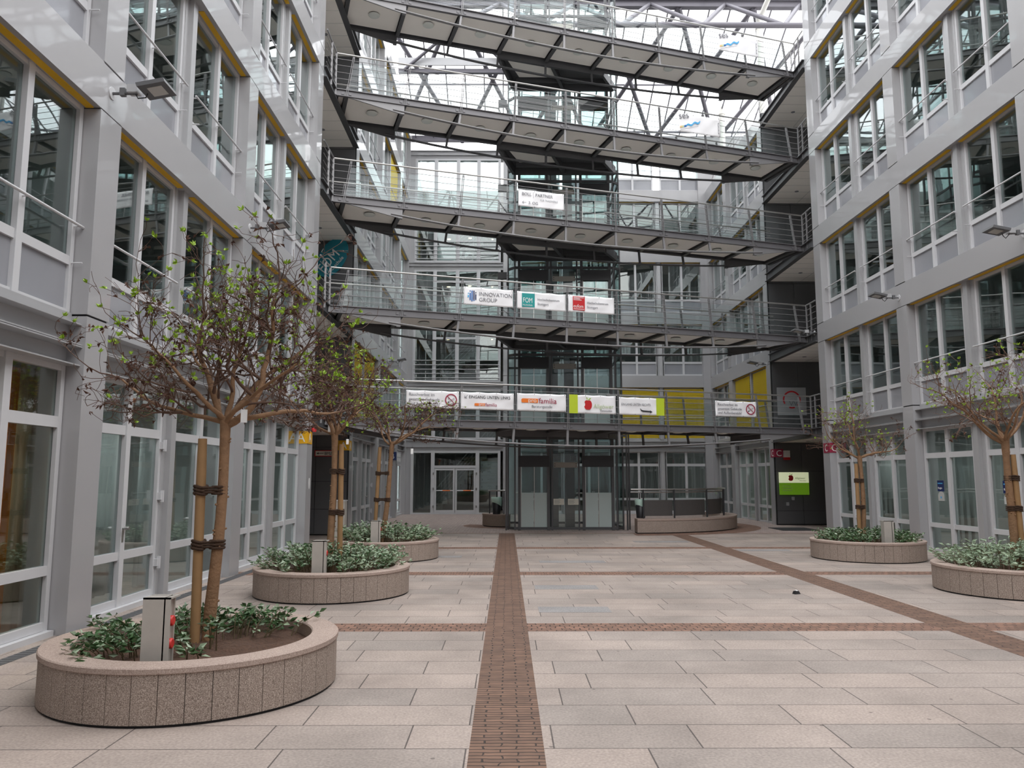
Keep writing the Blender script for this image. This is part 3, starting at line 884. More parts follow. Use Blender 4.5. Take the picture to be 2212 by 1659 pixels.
def cow():
    me = bpy.data.meshes.new('cow_figure')
    V = []; E_ = []; R = []
    def chain(pts, start=None):
        prev = start
        for p, r in pts:
            V.append(p); R.append(r); i = len(V) - 1
            if prev is not None: E_.append((prev, i))
            prev = i
        return prev
    V.append((0.30, 0, 0.62)); R.append((0.17, 0.2))      # pelvis root
    ch = chain([((0.0, 0, 0.60), (0.18, 0.21)), ((-0.30, 0, 0.62), (0.16, 0.20)), ((-0.50, 0, 0.72), (0.10, 0.13)), ((-0.64, 0, 0.76), (0.09, 0.10)), ((-0.82, 0, 0.66), (0.055, 0.06))], 0)
    for s in (-1, 1):
        chain([((0.34, s * 0.12, 0.44), (0.075, 0.085)), ((0.40, s * 0.12, 0.26), (0.042, 0.048)), ((0.37, s * 0.12, 0.03), (0.036, 0.036))], 0)
        chain([((-0.30, s * 0.11, 0.40), (0.06, 0.065)), ((-0.31, s * 0.11, 0.22), (0.042, 0.042)), ((-0.31, s * 0.11, 0.03), (0.036, 0.036))], 2)
        chain([((-0.60, s * 0.16, 0.82), (0.03, 0.02))], 4)
    chain([((0.50, 0, 0.66), (0.025, 0.025)), ((0.54, 0, 0.35), (0.02, 0.02))], 0)
    me.from_pydata(V, E_, []); me.materials.append(M['cow'])
    o = link('cow_figure', me, None, (-1.85, YB + 0.75, 11.86)); o.rotation_euler = (0, 0, 0.15); o.scale = (0.78, 0.78, 0.88)
    sk = o.modifiers.new('skin', 'SKIN'); 
    for i, sv in enumerate(me.skin_vertices[0].data): sv.radius = R[i]
    me.skin_vertices[0].data[0].use_root = True
    o.modifiers.new('smooth', 'SUBSURF').levels = 1; o.modifiers['smooth'].render_levels = 2
    tag(o, 'black and white cow figure standing behind the upper stairwell railing', 'figurine')
def skin_ok(me):
    return len(me.skin_vertices) > 0
try:
    cow()
except Exception as ex:
    print('cow failed', ex)

# ------------------------------------------------------------------ footbridges
A0 = Vector((-4.62, 19.70)); A1 = Vector((9.55, 24.15))
BL = (A1 - A0).length
U2 = (A1 - A0) / BL
BANG = math.atan2(U2.y, U2.x)
BWID = 1.60
POSTS = [0.28 + 1.5878 * k for k in range(10)]
def lean(s): return -(s - BL / 2) * 0.0245
def rod_z(s):
    t = (s - BL / 2) / (BL / 2 - 1.6)
    return -0.655 + 0.29 * t * t
def bridge_proto():
    r = empty('footbridge')
    LBR = BL
    def eb(y, flip):
        b = MB(); d = -1 if flip else 1
        b.box(0, LBR, y - 0.012, y + 0.012, -0.19, -0.0)
        b.box(0, LBR, y - 0.06 * d, y + 0.03 * d, -0.022, 0.0); b.box(0, LBR, y - 0.06 * d, y + 0.03 * d, -0.20, -0.178)
        for s in POSTS:
            for q in (-0.10, 0.10): b.box(s + q - 0.035, s + q + 0.035, y - 0.03 * d, y, -0.14, -0.07)
        return b
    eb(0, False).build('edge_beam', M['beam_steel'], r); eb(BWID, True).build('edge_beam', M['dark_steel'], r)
    d = MB(); d.m = 1; d.box(0, LBR, 0.03, BWID - 0.03, -0.05, -0.02); d.m = 0; d.box(0, LBR, 0.03, BWID - 0.03, -0.02, -0.008); d.build('deck', [M['deck'], M['dark_steel']], r)
    for i, s in enumerate(POSTS + [0.02, LBR - 0.08]):
        c = MB(); c.box(s - 0.012, s + 0.012, 0, BWID, -0.20, -0.05); c.box(s - 0.055, s + 0.055, 0.0, BWID, -0.215, -0.195)
        c.build('cross_beam', M['dark_steel'], r)
    edges = [0.02] + POSTS + [LBR]
    for a, c in zip(POSTS[:-1], POSTS[1:]):
        p = MB(); p.box(a + 0.07, c - 0.07, 0.10, BWID - 0.10, -0.125, -0.11); p.build('soffit_panel', M['soffit'], r)
        m_ = (a + c) / 2
        l_ = MB(); l_.m = 1; l_.disc_stack([(0.145, -0.16), (0.145, -0.125)], m_, BWID / 2, 24)
        l_.m = 0; l_.disc_stack([(0.02, -0.195), (0.09, -0.19), (0.15, -0.178), (0.165, -0.163), (0.165, -0.155)], m_, BWID / 2, 24)
        l_.build('ceiling_lamp', [M['lamp'], M['flood']], r)
    p = MB(); p.box(0.06, POSTS[0] - 0.06, 0.1, BWID - 0.1, -0.125, -0.11); p.box(POSTS[-1] + 0.06, LBR - 0.1, 0.1, BWID - 0.1, -0.125, -0.11); p.build('soffit_panel', M['soffit'], r)
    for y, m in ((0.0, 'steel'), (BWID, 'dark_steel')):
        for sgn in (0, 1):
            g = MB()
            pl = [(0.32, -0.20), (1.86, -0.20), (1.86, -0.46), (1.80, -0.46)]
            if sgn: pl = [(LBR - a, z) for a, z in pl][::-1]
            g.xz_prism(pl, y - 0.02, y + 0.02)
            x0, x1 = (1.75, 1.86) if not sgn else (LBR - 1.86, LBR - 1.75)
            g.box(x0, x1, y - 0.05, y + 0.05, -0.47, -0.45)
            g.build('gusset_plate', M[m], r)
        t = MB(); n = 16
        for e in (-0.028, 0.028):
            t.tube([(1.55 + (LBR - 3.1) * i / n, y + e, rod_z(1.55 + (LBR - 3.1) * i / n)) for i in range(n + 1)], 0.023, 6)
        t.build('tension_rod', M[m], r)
        for s in POSTS[2:-2] + [POSTS[1], POSTS[-2]]:
            z1 = rod_z(s) if s in POSTS[2:-2] else -0.45
            q = MB(); q.beam((s, y, -0.2), (s - lean(s) * (-z1) * 0.9, y, z1), 0.06, 0.05, up=(0, 1, 0))
            if s in POSTS[2:-2]: q.box(s - lean(s) * 0.5 - 0.07, s - lean(s) * 0.5 + 0.07, y - 0.04, y + 0.04, z1 - 0.01, z1 + 0.03)
            if s in POSTS[2:-2]: q.build('strut', M[m], r)
    for y, m, far in ((-0.035, 'steel', False), (BWID + 0.035, 'steel', True)):
        for s in POSTS:
            if far and 5.2 < s < 8.6: continue
            q = MB(); L = lean(s)
            for e in (-0.02, 0.02): q.beam((s + e, y, -0.2), (s + L + e, y, 0.96), 0.012, 0.05, up=(0, 1, 0))
            q.beam((s + L, y, 0.90), (s + L, y, 0.99), 0.014, 0.014)
            q.build('railing_post', M[m], r)
        segs = [(0.0, LBR)] if not far else [(0.0, 5.1), (8.6, LBR)]
        h = MB()
        for a, c in segs: h.tube([(a, y, 1.0), (c, y, 1.0)], 0.024, 8)
        h.build('handrail', M['inox'], r)
        w_ = MB()
        for z in (0.84, 0.66, 0.46, 0.28, 0.12):
            for a, c in segs: w_.tube([(a, y - 0.02, z), (c, y - 0.02, z)], 0.008, 5)
        w_.build('railing_wire', M['steel'], r)
        for a, c in zip(POSTS[:-1], POSTS[1:]):
            if far and 4.9 < a < 8.4: continue
            g = MB(); g.add([(a + 0.05, y + 0.03, 0.02), (c - 0.05, y + 0.03, 0.02), (c - 0.05 + lean(c) * .8, y + 0.03, 0.82), (a + 0.05 + lean(a) * .8, y + 0.03, 0.82)], [(0, 1, 2, 3)])
            g.build('railing_glass', M['rail_glass'], r)
    # short return railings along the passages at both ends
    for (xa, ya, sgn) in ((0.0, -0.035, -1), (LBR, -0.035, 1)):
        e = MB()
        # direction of -Y world in bridge coordinates
        dx, dy = -math.sin(BANG), -math.cos(BANG)
        ln = 1.12 if sgn < 0 else 0.75
        for z, rr in ((1.0, 0.022), (0.84, 0.008), (0.66, 0.008), (0.46, 0.008), (0.28, 0.008), (0.12, 0.008)):
            e.tube([(xa, ya, z), (xa + dx * ln, ya + dy * ln, z)], rr, 6)
        for q in (0.04, 0.5): e.beam((xa + dx * ln * q, ya + dy * ln * q, -0.2), (xa + dx * ln * q, ya + dy * ln * q, 1.0), 0.05, 0.02)
        e.build('return_railing', M['steel'], r)
    return r
br = bridge_proto()
BR_LAB = ['lowest footbridge, hung with six white banners', 'second footbridge from the ground, hung with three white banners',
          'third footbridge from the ground, hung with one banner left of centre', 'fourth footbridge from the ground, with a wave banner right of centre',
          'topmost footbridge, cut by the upper picture edge at its left end']
TBR = tree_of(br)
bridges = [br] + [copy_tree(TBR) for _ in range(4)]
for i, o in enumerate(bridges):
    o.location = (A0.x, A0.y, LEV[i]); o.rotation_euler = (0, 0, BANG)
    tag(o, BR_LAB[i], 'footbridge', 'steel footbridges across the courtyard')
def bpt(s, off, z):
    nx, ny = -U2.y, U2.x
    return (A0.x + U2.x * s + nx * off, A0.y + U2.y * s + ny * off, z)

# ------------------------------------------------------------------ lift tower
def lift_tower():
    EY = 24.9; X0, X1 = 0.04, 3.76; TOP = 18.4; BK = 28.0
    r = empty('lift_tower', (0, 0, 0), 0, 'glass twin-lift tower with dark steel frame standing behind the footbridges', 'lift tower')
    f = MB()
    for x in (0.26, 1.45, 2.31, 3.53): f.beam((x, EY, 0), (x, EY, TOP), 0.05, 0.07, up=(0, 1, 0))
    for x in (0.40, 1.33, 2.46, 3.39): f.beam((x, EY - 0.02, 0), (x, EY - 0.02, TOP), 0.085, 0.10, up=(0, 1, 0))
    for x in (X0, X1):
        for y in (EY + 0.25, 26.4, BK): f.beam((x, y, 0), (x, y, TOP), 0.05, 0.07)
    for x in (1.45, 2.31): f.beam((x, BK, 0), (x, BK, TOP), 0.06, 0.06)
    for z in [0.06] + [L - 0.1 for L in LEV] + [L + 2.45 for L in LEV] + [TOP]:
        for a, b in (((X0, EY + 0.25), (X0, BK)), ((X1, EY + 0.25), (X1, BK)), ((X0, BK), (X1, BK)), ((0.26, EY), (X0, EY + 0.25)), ((3.53, EY), (X1, EY + 0.25))):
            f.beam((*a, z), (*b, z), 0.05, 0.08)
        f.beam((0.26, EY, z), (3.53, EY, z), 0.06, 0.08)
    f.build('frame', M['dark_steel'], r)
    for nm, pl in (('front_glass', [(0.28, EY), (0.36, EY)]), ):
        pass
    g = MB()
    def pane(a, b, z0=0.02, z1=TOP):
        g.add([(*a, z0), (*b, z0), (*b, z1), (*a, z1)], [(0, 1, 2, 3)])
    pane((1.47, EY), (2.29, EY)); pane((0.26, EY), (X0, EY + 0.25)); pane((3.53, EY), (X1, EY + 0.25))
    pane((X0, EY + 0.25), (X0, BK)); pane((X1, EY + 0.25), (X1, BK)); pane((X0, BK), (X1, BK))
    g.build('shaft_glass', M['lift_glass'], r)
    for n, L in enumerate([0.0] + LEV):
        for c in (0.865, 2.925):
            h = MB(); h.box(c - 0.49, c + 0.49, EY - 0.09, EY + 0.06, L + 2.0, L + 2.36); h.build('door_header', M['plastic_black'], r)
            for a, b in ((c - 0.42, c - 0.005), (c + 0.005, c + 0.42)):
                d = MB(); d.m = 0; d.box(a, b, EY - 0.01, EY + 0.005, L + 0.02, L + 1.18)
                d.m = 1; d.box(a, b, EY - 0.01, EY + 0.005, L + 1.18, L + 2.0)
                d.m = 2; d.box(a, a + 0.02, EY - 0.015, EY + 0.01, L + 0.02, L + 2.0); d.box(a, b, EY - 0.015, EY + 0.01, L, L + 0.04)
                d.build('lift_door', [M['frost'], M['lift_glass'], M['inox']], r)
            t = MB(); t.box(c - 0.42, c + 0.42, EY, EY + 0.01, L + 2.36, L + 2.9 if n else 3.0); t.build('transom_glass', M['lift_glass'], r)
        if n:
            # landing between bridge and doors
            p0 = bpt(5.05, BWID + 0.02, 0); p1 = bpt(8.62, BWID + 0.02, 0)
            q = MB(); q.m = 0
            poly = [(p0[0], p0[1]), (p1[0], p1[1]), (3.6, EY - 0.1), (0.22, EY - 0.1)]
            q.prism(poly, L - 0.06, L - 0.015)
            pts = [Vector((*p, 0)) for p in poly]
            for i in range(4):
                a, b = pts[i], pts[(i + 1) % 4]
                q.beam((a.x, a.y, L - 0.19), (b.x, b.y, L - 0.19), 0.09, 0.27)
            q.beam(((pts[0].x + pts[1].x) / 2, (pts[0].y + pts[1].y) / 2, L - 0.18), (1.9, EY - 0.1, L - 0.18), 0.10, 0.22)
            q.beam((0.3, EY - 0.5, L - 0.15), (3.5, EY - 0.4, L - 0.15), 0.06, 0.16)
            q.m = 1
            q.prism([(p0[0] + 0.2, p0[1] + 0.2), ((p0[0] + p1[0]) / 2 - 0.12, (p0[1] + p1[1]) / 2 + 0.1), (1.78, EY - 0.62), (0.4, EY - 0.62)], L - 0.12, L - 0.10)
            q.build('landing', [M['dark_steel'], M['soffit']], r)
            sl = MB()
            for xx in (p0[0], p1[0]):
                a = (p0 if xx == p0[0] else p1); b = (0.22, EY - 0.1) if xx == p0[0] else (3.6, EY - 0.1)
                sl.tube([(a[0], a[1], L + 1.0), (b[0], b[1], L + 1.0)], 0.022, 6)
                for z in (0.2, 0.45, 0.7): sl.tube([(a[0], a[1], L + z), (b[0], b[1], L + z)], 0.008, 5)
            sl.build('landing_railing', M['steel'], r)
        pl = MB(); pl.m = 0; pl.box(1.5, 2.26, EY - 0.05, EY - 0.02, L + 1.98, L + 2.15); pl.m = 1
        for x in (1.54, 2.22):
            for z in (2.03, 2.10): pl.tube([(x, EY - 0.055, L + z), (x, EY - 0.05, L + z)], 0.015, 8)
        pl.build('cover_plate', [M['beige_plate'], M['plastic_black']], r)
        bx = MB(); bx.box(1.52, 1.72, EY + 0.1, EY + 0.3, L + 2.2, L + 2.36); bx.box(2.06, 2.24, EY + 0.1, EY + 0.3, L + 2.2, L + 2.36); bx.build('door_motor', M['flood'], r)
    for x in (1.45, 2.0):
        c = MB(); c.box(x, x + 0.32, 26.6, 26.9, 0, TOP); c.build('guide_column', M['dark_steel'], r)
    b = MB()
    for x0, x1 in ((0.3, 1.42), (2.34, 3.5)): b.tube([(x0, 26.3, 1.14), (x1, 26.3, 1.14)], 0.022, 6)
    b.build('car_handrail', M['white'], r)
    for c in (0.865, 2.925):
        k = MB(); k.box(c - 0.05, c + 0.05, 26.25, 26.28, 1.05, 1.2); k.build('call_button', M['inox'], r)
    # outside bracing and cameras
    z = MB()
    for L in LEV[1:4]:
        z.box(-0.02, 0.02, EY - 0.35, EY + 0.25, L + 1.9, L + 1.94)
        z.box(-0.30, 0.0, EY - 0.3, EY - 0.16, L + 2.0, L + 2.22)
    z.build('loudspeaker', M['flood'], r)
    # ground level wider glass vestibule side panes + top frame
    q = MB()
    q.beam((X0 - 0.02, EY - 0.02, 3.0), (3.85, EY - 0.02, 3.0), 0.10, 0.06)
    q.beam((3.85, EY - 0.02, 0), (3.85, EY - 0.02, 3.15), 0.05); q.beam((3.97, EY + 0.3, 0), (3.97, EY + 0.3, 3.1), 0.045)
    q.beam((-0.02, EY - 0.02, 0), (-0.02, EY - 0.02, 3.15), 0.05); q.beam((3.6, EY - 0.02, 3.1), (4.1, EY + 0.3, 3.1), 0.05)
    q.build('vestibule_frame', M['dark_steel'], r)
lift_tower()
for x, lab in ((1.66, 'left'), (2.12, 'right')):
    n_ = empty('paper_notice', (x, 24.86, 0.80), 0, '%s of two paper notices taped inside the glass between the lift doors' % lab, 'notice', 'notices between the lift doors')
    q = MB(); q.box(-0.17, 0.17, 0, 0.006, 0, 0.19); q.build('sheet', M['paper'], n_)
    q = MB()
    for i in range(4): q.box(-0.14, 0.02 + 0.03 * (i % 2), -0.003, 0, 0.04 + 0.035 * i, 0.05 + 0.035 * i)
    q.build('print', M['grey_ink'], n_)

# ------------------------------------------------------------------ granite stairwell walls and balustrades by the lift
def arc(cx, cy, r, a0, a1, n):
    return [(cx + r * math.cos(math.radians(a0 + (a1 - a0) * i / n)), cy + r * math.sin(math.radians(a0 + (a1 - a0) * i / n))) for i in range(n + 1)]
def ring_wall(name, cx, cy, r0, r1, a0, a1, h, label, n=36):
    r = empty(name, (0, 0, 0), 0, label, 'planter wall', 'granite walls around the stairwells')
    for nm, z0, z1, ra, rb, m in (('wall', 0.03, h - 0.05, r0 + 0.01, r1 - 0.012, 'granite'), ('coping', h - 0.05, h, r0, r1, 'coping'), ('shadow_base', 0.0, 0.03, r0 + 0.05, r1 - 0.04, 'joint')):
        b = MB(); ou = arc(cx, cy, rb, a0, a1, n); inn = arc(cx, cy, ra, a0, a1, n)
        for i in range(n):
            v = [(*ou[i], z0), (*ou[i + 1], z0), (*inn[i + 1], z0), (*inn[i], z0), (*ou[i], z1), (*ou[i + 1], z1), (*inn[i + 1], z1), (*inn[i], z1)]
            fs = [(0, 3, 2, 1), (4, 5, 6, 7), (0, 1, 5, 4), (2, 3, 7, 6)]
            if i == 0: fs.append((3, 0, 4, 7))
            if i == n - 1: fs.append((1, 2, 6, 5))
            b.add(v, fs, False)
        b.build(nm, M[m], r)
    return r
ring_wall('stairwell_wall', 3.9, 27.3, 3.45, 4.0, -90, 20, 0.43, 'curved speckled granite wall with dark balustrade right of the lift tower')
ring_wall('stairwell_wall', 0.04, 27.2, 0.45, 0.9, 150, 275, 0.43, 'short curved granite wall left of the lift tower')
def balustrade():
    r = empty('balustrade', (0, 0, 0), 0, 'dark panelled balustrade with steel handrail on the granite wall right of the lifts', 'balustrade')
    cx, cy, R = 3.9, 27.3, 3.62
    A = [-86, -70, -48, -26, -6, 4]
    for rr, z in ((0.028, 1.30), (0.022, 1.22)):
        h = MB(); h.tube([(x, y, z) for x, y in arc(cx, cy, R if rr > .025 else R - 0.06, -92, 5, 24)], rr, 8); h.build('handrail', M['inox'], r)
    for a in A:
        x, y = arc(cx, cy, R, a, a, 1)[0]
        p = MB(); p.beam((x, y, 0.43), (x, y, 1.30), 0.04, 0.06); p.build('balustrade_post', M['plastic_black'], r)
    for a0, a1 in zip(A[:-1], A[1:]):
        ou = arc(cx, cy, R - 0.06, a0 + 0.5, a1 - 0.5, 6)
        p = MB()
        for i in range(6):
            a, b = ou[i], ou[i + 1]
            p.add([(*a, 0.50), (*b, 0.50), (*b, 0.98), (*a, 0.98)], [(0, 1, 2, 3)])
        p.build('perforated_panel', M['mesh_panel'], r)
        g = MB()
        for i in range(6):
            a, b = ou[i], ou[i + 1]
            g.add([(*a, 0.98), (*b, 0.98), (*b, 1.18), (*a, 1.18)], [(0, 1, 2, 3)])
        g.build('glass_panel', M['rail_glass'], r)
balustrade()
def left_rail():
    r = empty('handrail_left', (0, 0, 0)); r.name = 'stair_handrail'
    tag(r, 'short steel handrail on a dark post left of the lift tower', 'handrail')
    h = MB(); h.tube([(x, y, 1.22) for x, y in arc(0.04, 27.2, 0.68, 180, 262, 10)], 0.026, 8); h.build('rail', M['inox'], r)
    for a in (195, 235, 258):
        p = MB(); x, y = arc(0.04, 27.2, 0.66, a, a, 1)[0]; p.beam((x, y, 0.43), (x, y, 1.22), 0.04)
        p.build('rail_post', M['plastic_black'], r)
left_rail()
def bin_(x, y, z, label):
    r = empty('waste_bin', (x, y, z), 0, label, 'waste bin', 'waste bins by the lift')
    b = MB(); b.disc_stack([(0.13, 0.0), (0.17, 0.56), (0.155, 0.56), (0.12, 0.02)], 0, 0, 24); b.build('bucket', M['plastic_black'], r)
    l_ = MB(); rnd = random.Random(3)
    l_.disc_stack([(0.166, 0.40), (0.175, 0.48), (0.182, 0.57), (0.16, 0.575), (0.14, 0.40)], 0, 0, 24, cap=False)
    l_.v = [(x, y, z - (0.09 * (1 + math.cos(math.atan2(y, x) - 0.6)) if z < 0.5 else 0)) for x, y, z in l_.v]; o = l_.build('bin_liner', M['bag'], r)
    p = MB(); p.beam((0, 0.16, -0.02), (0, 0.16, 0.75), 0.03); p.box(-0.02, 0.02, 0.12, 0.16, 0.2, 0.3); p.build('bin_post', M['plastic_black'], r)
bin_(4.12, 24.0, 0.43, 'black waste bin with pale green liner right of the lift tower')
bin_(-0.35, 26.6, 0.43, 'black waste bin with pale green liner left of the lift tower')
# ------------------------------------------------------------------ glass roof and trusses
def roof():
    RY, RZ, GY, GZ = 29.7, 21.1, 36.2, 18.2
    X0, X1 = -6.2, 14.2
    b = MB(); b.beam((X0, RY, RZ), (X1, RY, RZ), 0.26, 0.34); tag(b.build('roof_beam', M['roof_steel']), 'grey ridge beam crossing the glass roof at the top of the picture', 'roof beam', kind='structure')
    b = MB(); b.beam((X0, GY, GZ), (X1, GY, GZ), 0.22, 0.26); b.beam((X0, GY - 0.3, GZ + 0.25), (X1, GY - 0.3, GZ + 0.25), 0.08, 0.08); tag(b.build('roof_beam', M['roof_steel']), 'grey eaves beam of the glass roof above the back facade', 'roof beam', kind='structure')
    def hip(x, t, dz=0): return (x, RY + (GY - RY) * t, RZ + (GZ - RZ) * t + dz)
    g = MB(); g.add([hip(X0, 0, .1), hip(X1, 0, .1), hip(X1, 1, .1), hip(X0, 1, .1)], [(0, 1, 2, 3)])
    g.add([(X0, 15.5, RZ + 0.2), (X1, 15.5, RZ + 0.2), (X1, RY, RZ + 0.2), (X0, RY, RZ + 0.2)], [(0, 1, 2, 3)])
    rg = tag(g.build('roof_glazing', M['roof_glass']), 'clear glass roof over the rear half of the courtyard', 'glass roof', kind='structure')
    q = MB(); x = X0
    while x <= X1: q.beam(hip(x, 0), hip(x, 1), 0.05, 0.06); x += 0.86
    q.beam(hip(X0, 0.55, -0.03), hip(X1, 0.55, -0.03), 0.05, 0.06)
    q.build('glazing_bars', M['roof_steel'], rg)
    q = MB(); x = X0
    while x <= X1: q.beam((x, 15.5, RZ + 0.12), (x, RY, RZ + 0.12), 0.05, 0.08); x += 2.4
    y = 15.5
    while y < RY: q.beam((X0, y, RZ + 0.1), (X1, y, RZ + 0.1), 0.06, 0.10); y += 3.5
    q.build('glazing_bars', M['roof_steel'], rg)
    # trusses: chords at two depths, zigzag web, crosses in the sloping plane
    def truss(name, ya, za, yb, zb, step, ph, label, r=0.11):
        q = MB(); xs = []; x = X0 + ph
        while x <= X1: xs.append(x); x += step
        q.tube([(X0, yb, zb), (X1, yb, zb)], r, 8)
        for i, x in enumerate(xs):
            q.tube([(x, yb, zb), (x - step / 2, ya, za)], r * 0.85, 6)
            q.tube([(x, yb, zb), (x + step / 2, ya, za)], r * 0.85, 6)
        return tag(q.build(name, M['roof_steel']), label, 'roof truss', 'roof trusses', 'structure')
    truss('roof_truss', RY, RZ, 27.4, 18.75, 3.1, 1.25, 'lower zigzag truss hanging in front of the ridge beam under the glass roof')
    truss('roof_truss', 21.0, RZ, 19.0, 19.4, 3.6, 0.4, 'zigzag truss of the flat glass roof over the footbridges', 0.07)
    q = MB(); x = X0 + 0.9
    while x < X1 - 1:
        q.tube([hip(x, 0, -.15), hip(x + 3.1, 1, -.15)], 0.10, 8); q.tube([hip(x + 3.1, 0, -.15), hip(x, 1, -.15)], 0.10, 8)
        x += 3.1
    tag(q.build('roof_truss', M['roof_steel']), 'diagonal cross braces under the sloping back of the glass roof', 'roof truss', 'roof trusses', 'structure')
    q = MB(); q.beam((XL, 31.2, 18.95), (0.35, 31.2, 18.95), 0.16, 0.18); q.m = 1; q.beam((XL, 31.0, 19.28), (0.35, 31.0, 19.28), 0.05, 0.34); q.m = 0; q.tube([(-4.4, 31, 18.9), (-1.9, 30.2, 20.6)], 0.07, 6); q.tube([(0.2, 31, 18.9), (-1.9, 30.2, 20.6)], 0.07, 6)
    tag(q.build('roof_beam', [M['roof_steel'], M['post']]), 'dark tie beam at the left end of the glass roof', 'roof beam', kind='structure')
roof()
def white_post(x, y, z0, z1, lab, strut=None):
    q = MB(); q.tube([(x, y, z0), (x, y, z1)], 0.13, 16); q.tube([(x, y, z1 - 0.5), (x, y, z1 - 0.3)], 0.17, 16)
    if strut: q.tube([(x, y, z1 - 0.1), strut], 0.10, 12)
    tag(q.build('roof_post', M['white_col']), lab, 'post', 'white roof posts', 'structure')
white_post(10.05, 28.7, 15.36, 19.9, 'white roof post with a slanting strut, nearer one on the right terrace', (10.7, 26.2, 21.6))
white_post(10.15, 34.6, 15.36, 19.2, 'white roof post, farther one on the right terrace')
def terrace():
    r = empty('terrace_railing', (0, 0, 0), 0, 'steel railing along the roof terrace on top of the far right facade', 'railing')
    h = MB()
    for z, rr in ((16.3, 0.022), (16.1, 0.009), (15.9, 0.009), (15.7, 0.009), (15.5, 0.009)): h.tube([(XR + 0.25, 24.6, z), (XR + 0.25, 35.5, z)], rr, 6)
    h.build('rails', M['inox'], r)
    for i in range(7):
        p = MB(); p.beam((XR + 0.25, 25.0 + i * 1.7, 15.35), (XR + 0.25, 25.0 + i * 1.7, 16.3), 0.03); p.build('railing_post', M['steel'], r)
terrace()

# ------------------------------------------------------------------ floodlights
def flood_proto():
    r = empty('floodlight')
    p = MB(); p.disc_stack([(0.075, 0), (0.075, 0.012)], 0, 0, 16)
    for i, v in enumerate(p.v): p.v[i] = (v[0], v[2], v[1])
    p.build('wall_plate', M['frame'], r)
    a = MB(); a.tube([(0, 0, 0), (0, 0.30, 0)], 0.018, 8); a.box(-0.03, 0.03, 0.10, 0.16, -0.03, 0.06); a.build('arm', M['flood'], r)
    j = MB(); j.box(-0.06, 0.06, 0.20, 0.32, -0.005, 0.09); j.build('junction_box', M['post'], r)
    h = MB(); h.m = 0
    ca, sa = math.cos(0.35), math.sin(0.35)
    def rot(y, z): return (0.36 + y * ca - z * sa, 0.02 + y * -sa * -1 * 0 + z * ca + y * sa * 0.55)
    for (x0, x1, y0, y1, z0, z1, mi) in ((-0.17, 0.17, 0, 0.34, -0.02, 0.03, 0), (-0.10, 0.10, 0.09, 0.27, -0.026, -0.02, 1)):
        h.m = mi
        pts = []
        for z in (z0, z1):
            for (x, y) in ((x0, y0), (x1, y0), (x1, y1), (x0, y1)):
                yy, zz = rot(y, z); pts.append((x, yy, zz))
        h.add(pts, [(0, 3, 2, 1), (4, 5, 6, 7), (0, 1, 5, 4), (1, 2, 6, 5), (2, 3, 7, 6), (3, 0, 4, 7)])
    h.build('lamp_head', [M['flood'], M['lamp_glass']], r)
    c = MB(); c.tube([(0, 0.28, -0.01), (0.04, 0.33, -0.08), (0.0, 0.40, -0.05), (0, 0.42, 0.0)], 0.008, 5); c.build('cable', M['plastic_black'], r)
    return r
fp = flood_proto(); TF = tree_of(fp)
FL = [('L', 8.62, 6.14, 'grey floodlight on the left facade beam, the one nearest the camera'),
      ('L', 13.53, 6.14, 'grey floodlight on the left facade beam above the first tree crown'),
      ('R', 13.72, 6.13, 'grey floodlight on the right facade beam, cut by the right picture edge'),
      ('R', 18.33, 6.01, 'grey floodlight on the right facade beam above the lone middle right tree'),
      ('R', 23.5, 6.12, 'grey floodlight at the right passage corner by the second footbridge'),
      ('R', 28.0, 5.80, 'grey floodlight beyond the right passage, above the grey ring-logo panel'),
      ('L', 30.0, 6.2, 'grey floodlight on the far left facade, below the second footbridge')]
for i, (sd, u, z, lab) in enumerate(FL):
    o = fp if i == 0 else copy_tree(TF)
    place(o, sd, u, z); tag(o, lab, 'floodlight', 'floodlights on the facade beams')

# ------------------------------------------------------------------ signs
def wrap_sign(x, y, zc, letter, m, label, side, h=0.29, flip=False):
    """two plates wrapping a column edge: one on the face to the courtyard, one on the face to the camera"""
    r = empty('letter_sign', (x, y, zc), 0, label, 'sign', 'letter signs wrapped round column edges')
    sg = 1 if side == 'L' else -1
    a = MB(); a.box(0.0, sg * 0.012, -0.005, 0.40, -h / 2, h / 2); a.build('side_plate', m, r)
    b = MB(); b.box(-sg * 0.30, sg * 0.012, -0.014, -0.002, -h / 2, h / 2); b.build('front_plate', m, r)
    text(letter, 0.30, r, (-sg * 0.145, -0.017, -0.105), M['white'], align='CENTER')
    if side == 'L': text(letter, 0.30, r, (0.015, 0.2, -0.105), M['white'], rot=(PI / 2, 0, PI / 2), align='CENTER')
    else: text(letter, 0.30, r, (-0.015, 0.2, -0.105), M['white'], rot=(PI / 2, 0, -PI / 2), align='CENTER')
    return r
wrap_sign(XL, 18.25 - CW, 2.59, 'A', M['sign_yellow'], 'yellow A sign on the column before the dark left passage', 'L')
wrap_sign(XL, 23.05 - CW - 0.1, 2.60, 'A', M['sign_yellow'], 'yellow A sign on the column beyond the dark left passage', 'L')
wrap_sign(XR, 23.05 - CW, 2.54, 'C', M['dark_red'], 'dark red C sign on the column before the right passage', 'R')
wrap_sign(XR, 27.85 - CW - 0.1, 2.53, 'C', M['dark_red'], 'dark red C sign on the column beyond the right passage', 'R')
